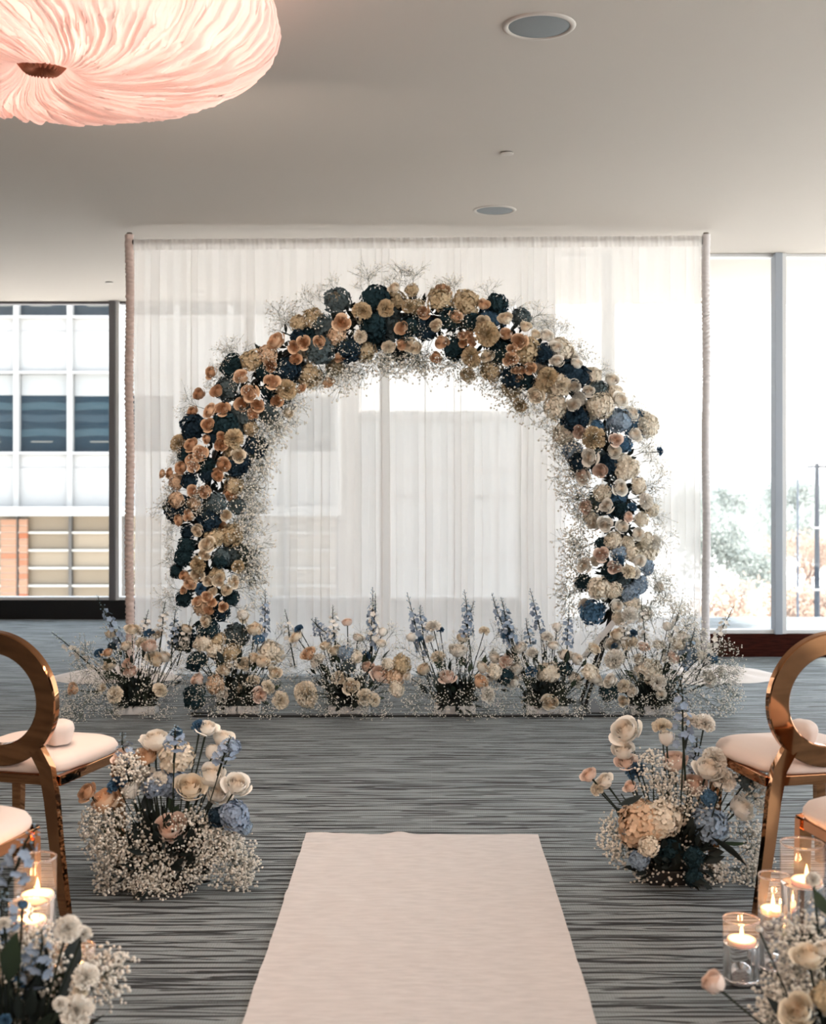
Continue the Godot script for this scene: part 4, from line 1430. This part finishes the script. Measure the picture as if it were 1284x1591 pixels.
# ---------------------------------------------------------------- outside
func outside() -> void:
	var g := slab("street_ground", Vector3(-150, GROUND - 0.3, -330), Vector3(170, GROUND, 40), M.ground)
	# the building across the street
	var d := 36.0
	var org := Vector3(-14, GROUND, -d)
	var t := thing("office_building", "white panelled office building across the street, seen through the left windows", "building", org)
	var x0 := -24.0
	var x1 := -2.9
	var mod := 1.59
	var phase: float = at(27, 0, d).x
	var cols := []
	var x := phase - 7 * mod
	while x < x1 - 0.3:
		cols.append(x)
		x += mod
	cols.append(x)
	var zz := func(py: float) -> float: return EYE - (py - HY) / F * d - GROUND
	var body := MB.new()
	var top: float = zz.call(493.0) + 9.0
	body.box(Vector3((cols[0] + cols[-1]) / 2 - org.x, top / 2, -5.6), Vector3(cols[-1] - cols[0], top, 10.0))
	part("core", body.mesh(), M.interior, t)
	# rows: upper pixel, lower pixel, kind
	var bands := [[706, 787, "panel"], [493, 577, "panel"], [581, 702, "window"], [372, 490, "window"], [284, 368, "panel"], [163, 281, "window"], [75, 160, "panel"]]
	for i in cols.size() - 1:
		for bd in bands:
			var hi: float = zz.call(float(bd[0]))
			var lo: float = zz.call(float(bd[1]))
			var c := Vector3((cols[i] + cols[i + 1]) / 2 - org.x, (hi + lo) / 2, 0)
			if bd[2] == "panel":
				var p := part("panel", boxmesh(Vector3(mod - 0.02, hi - lo, 0.10), 0.01), M.panel, t, c + Vector3(0, 0, -0.05))
				part("panel_joint", boxmesh(Vector3(mod - 0.17, 0.03, 0.03)), M.panel_joint, p, Vector3(0, (hi - lo) * 0.25, 0.05))
			else:
				var p := part("window", boxmesh(Vector3(mod - 0.16, hi - lo, 0.04)), M.far_glass, t, c + Vector3(0, 0, -0.10))
				if bd[0] != 372:
					part("blind", boxmesh(Vector3(mod - 0.2, (hi - lo) * rf(0.26, 0.29), 0.02)), M.blind, p, Vector3(0, (hi - lo) * 0.36, 0.035))
				for q in 3:
					var cu := MB.new()
					for j in 3:
						for k in 9:
							var u := k / 8.0 - 0.5
							cu.pt(Vector3(u * (mod - 0.2), (hi - lo) * (0.10 - 0.17 * q) + (0.10 - j * 0.11) + 0.05 * u * u * 4.0 * (1 if q % 2 else -1), 0.028 + 0.02 * sin(j * 1.5)))
					cu.rows(9, 3)
					part("swag", cu.mesh(), M.far_swag if q % 2 else M.far_swag_light, p)
				part("lamp_row", boxmesh(Vector3(mod * 0.4, 0.04, 0.02)), M.far_lamps, p, Vector3(rf(-0.3, 0.3), -(hi - lo) * 0.37, 0.03))
	for xx in cols:
		part("mullion", boxmesh(Vector3(0.17, top - zz.call(800.0), 0.22), 0.02), M.panel, t, Vector3(xx - org.x, (top + zz.call(800.0)) / 2, 0.03))
	for py in [493.0, 579.0, 704.0, 370.0, 282.0, 161.0]:
		part("ledge", boxmesh(Vector3(cols[-1] - cols[0], 0.08, 0.24), 0.01), M.panel, t, Vector3((cols[0] + cols[-1]) / 2 - org.x, zz.call(py), 0.04))
	part("canopy", boxmesh(Vector3(cols[-1] - cols[0], 0.27, 0.7), 0.02), M.panel, t, Vector3((cols[0] + cols[-1]) / 2 - org.x, zz.call(794.0), 0.25))
	# lower storey: bronze glass grid with brick piers
	for i in cols.size() - 1:
		for k in 7:
			var hi: float = zz.call(800.0 + 27.5 * k)
			var lo: float = zz.call(800.0 + 27.5 * (k + 1))
			var c := Vector3((cols[i] + cols[i + 1]) / 2 - org.x, (hi + lo) / 2, -0.1)
			part("pane", boxmesh(Vector3(mod - 0.1, hi - lo - 0.07, 0.04)), pick([M.bronze, M.bronze_light, M.bronze]), t, c)
	for k in 8:
		part("glazing_bar", boxmesh(Vector3(cols[-1] - cols[0], 0.07, 0.12), 0.005), M.bar, t, Vector3((cols[0] + cols[-1]) / 2 - org.x, zz.call(800.0 + 27.5 * k), 0.0))
	for xx in cols:
		part("glazing_post", boxmesh(Vector3(0.09, zz.call(800.0), 0.14), 0.005), M.bar_dark, t, Vector3(xx - org.x, zz.call(800.0) / 2, 0.02))
	for px in [[4, 27], [32, 44]]:
		var a: Vector3 = at(px[0], 800, d)
		var e: Vector3 = at(px[1], 800, d)
		var pier := part("brick_pier", boxmesh(Vector3(e.x - a.x, zz.call(806.0), 0.12), 0.01), M.brick_joint, t, Vector3((a.x + e.x) / 2 - org.x, zz.call(806.0) / 2, 0.06))
		var y := zz.call(806.0) - 0.1 as float
		while y > zz.call(940.0):
			part("brick", boxmesh(Vector3(e.x - a.x + 0.02, 0.17, 0.13), 0.01), pick([M.brick, M.brick_b, M.brick_c]), pier, Vector3(0, y - zz.call(806.0) / 2, 0.012))
			y -= 0.20
	# a lower pale block beyond, dim behind the drape
	d = 52.0
	var o2 := Vector3(-0.5, GROUND, -d)
	var t2 := thing("low_building", "pale low building with large windows, faint behind the middle of the drape", "building", o2)
	var a2: Vector3 = at(520, 645, d)
	var e2: Vector3 = at(880, 645, d)
	var h2 := a2.y - GROUND
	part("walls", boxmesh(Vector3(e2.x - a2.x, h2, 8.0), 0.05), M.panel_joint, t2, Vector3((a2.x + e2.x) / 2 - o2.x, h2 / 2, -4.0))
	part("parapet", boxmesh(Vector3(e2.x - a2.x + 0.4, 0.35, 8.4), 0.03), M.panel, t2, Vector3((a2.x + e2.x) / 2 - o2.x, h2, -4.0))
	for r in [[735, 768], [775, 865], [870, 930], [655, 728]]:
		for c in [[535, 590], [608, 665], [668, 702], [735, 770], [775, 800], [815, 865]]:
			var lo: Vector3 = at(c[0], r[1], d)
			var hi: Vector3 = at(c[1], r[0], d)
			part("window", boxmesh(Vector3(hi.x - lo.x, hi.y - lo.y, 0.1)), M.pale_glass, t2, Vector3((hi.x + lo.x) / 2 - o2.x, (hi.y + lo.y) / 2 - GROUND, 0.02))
	# ridge and trees on the right, haze put into their pale colours
	var hb := MB.new()
	var hn := FastNoiseLite.new()
	hn.seed = 3
	hn.frequency = 0.02
	for j in 9:
		for i in 90:
			var xh := lerpf(-110, 160, i / 89.0)
			var s := j / 8.0
			var hh := 10.5 + 5.0 * hn.get_noise_1d(xh) + 0.9 * hn.get_noise_1d(xh * 9.0 + 50)
			hb.pt(Vector3(xh, GROUND + hh * sin(s * PI / 2), -250.0 - 40.0 * s))
	hb.rows(90, 9)
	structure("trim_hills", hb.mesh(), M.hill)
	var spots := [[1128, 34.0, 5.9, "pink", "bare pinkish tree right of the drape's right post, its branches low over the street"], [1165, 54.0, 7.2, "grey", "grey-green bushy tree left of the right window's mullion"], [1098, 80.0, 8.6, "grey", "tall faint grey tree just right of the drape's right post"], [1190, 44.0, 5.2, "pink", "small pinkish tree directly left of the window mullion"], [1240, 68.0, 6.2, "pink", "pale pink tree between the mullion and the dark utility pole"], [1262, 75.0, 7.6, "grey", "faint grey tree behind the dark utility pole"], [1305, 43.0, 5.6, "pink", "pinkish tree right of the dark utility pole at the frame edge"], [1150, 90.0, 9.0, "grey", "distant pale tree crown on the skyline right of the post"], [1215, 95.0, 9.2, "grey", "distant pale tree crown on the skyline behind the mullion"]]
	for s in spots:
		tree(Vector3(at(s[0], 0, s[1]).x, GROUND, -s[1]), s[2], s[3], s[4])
	poles()

func tree(p: Vector3, h: float, kind: String, label: String) -> void:
	var t := thing("street_tree", label, "tree", p, "trees beyond the right windows")
	var b := MB.new()
	var tips := []
	branch(b, Vector3.ZERO, Vector3(rf(-0.08, 0.08), 1, rf(-0.08, 0.08)), h * 0.30, h * 0.022, 0, tips)
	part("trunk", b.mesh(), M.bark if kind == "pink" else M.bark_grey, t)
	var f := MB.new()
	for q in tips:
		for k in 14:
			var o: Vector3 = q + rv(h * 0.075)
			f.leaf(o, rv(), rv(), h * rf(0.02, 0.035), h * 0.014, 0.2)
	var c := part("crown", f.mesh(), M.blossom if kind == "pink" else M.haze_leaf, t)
	c.set_meta("kind", "stuff")

func branch(b: MB, a: Vector3, dir: Vector3, l: float, r: float, depth: int, tips: Array) -> void:
	var m := a + dir * l * 0.5 + rv(l * 0.05)
	var e := a + dir * l
	b.tube([a, m, e], [r, r * 0.82, r * 0.66], 5 if depth < 2 else 3, false)
	if depth >= 3:
		tips.append(e)
		tips.append(m)
	if depth >= 5:
		return
	for k in (3 if depth < 3 else 2):
		var nd := (dir + rv(0.75) + Vector3(0, 0.12, 0)).normalized()
		branch(b, e if k else m.lerp(e, 0.8), nd, l * rf(0.62, 0.82), r * 0.62, depth + 1, tips)

func poles() -> void:
	var d := 30.0
	var a := at(1270, 745, d)
	var base := Vector3(a.x, GROUND, -d)
	var t := thing("utility_pole", "dark thick utility pole with a short crossarm at the right edge", "pole", base)
	var top: float = at(1270, 720, d).y - GROUND
	var b := MB.new()
	b.tube([Vector3.ZERO, Vector3(0, top * 0.6, 0), Vector3(0, top, 0)], [0.085, 0.07, 0.05], 10)
	part("shaft", b.mesh(), M.pole, t)
	part("crossarm", boxmesh(Vector3(0.52, 0.05, 0.06), 0.01), M.pole, t, Vector3(0, top - 0.08, 0.03))
	part("band", boxmesh(Vector3(0.20, 0.05, 0.20), 0.01), M.panel, t, Vector3(0, at(0, 820, d).y - GROUND, 0))
	part("band", boxmesh(Vector3(0.20, 0.05, 0.20), 0.01), M.panel, t, Vector3(0, at(0, 916, d).y - GROUND, 0))
	var c := at(1240, 745, d + 2)
	var t2 := thing("lamp_post", "thin lamp post with small round globes left of the dark utility pole", "lamp post", Vector3(c.x, GROUND, -d - 2))
	var top2: float = at(1240, 726, d + 2).y - GROUND
	var b2 := MB.new()
	b2.tube([Vector3.ZERO, Vector3(0, top2 * 0.6, 0), Vector3(0, top2, 0)], [0.045, 0.035, 0.02], 8)
	part("shaft", b2.mesh(), M.pole_pale, t2)
	for q in [[1234, 876], [1241, 916]]:
		var g: Vector3 = at(q[0], q[1], d + 2)
		var gb := MB.new()
		gb.ball(Vector3.ZERO, Vector3.ONE * 0.09, 14, 8)
		part("globe", gb.mesh(), M.panel, t2, g - t2.position + Vector3(0, 0, 0.08))
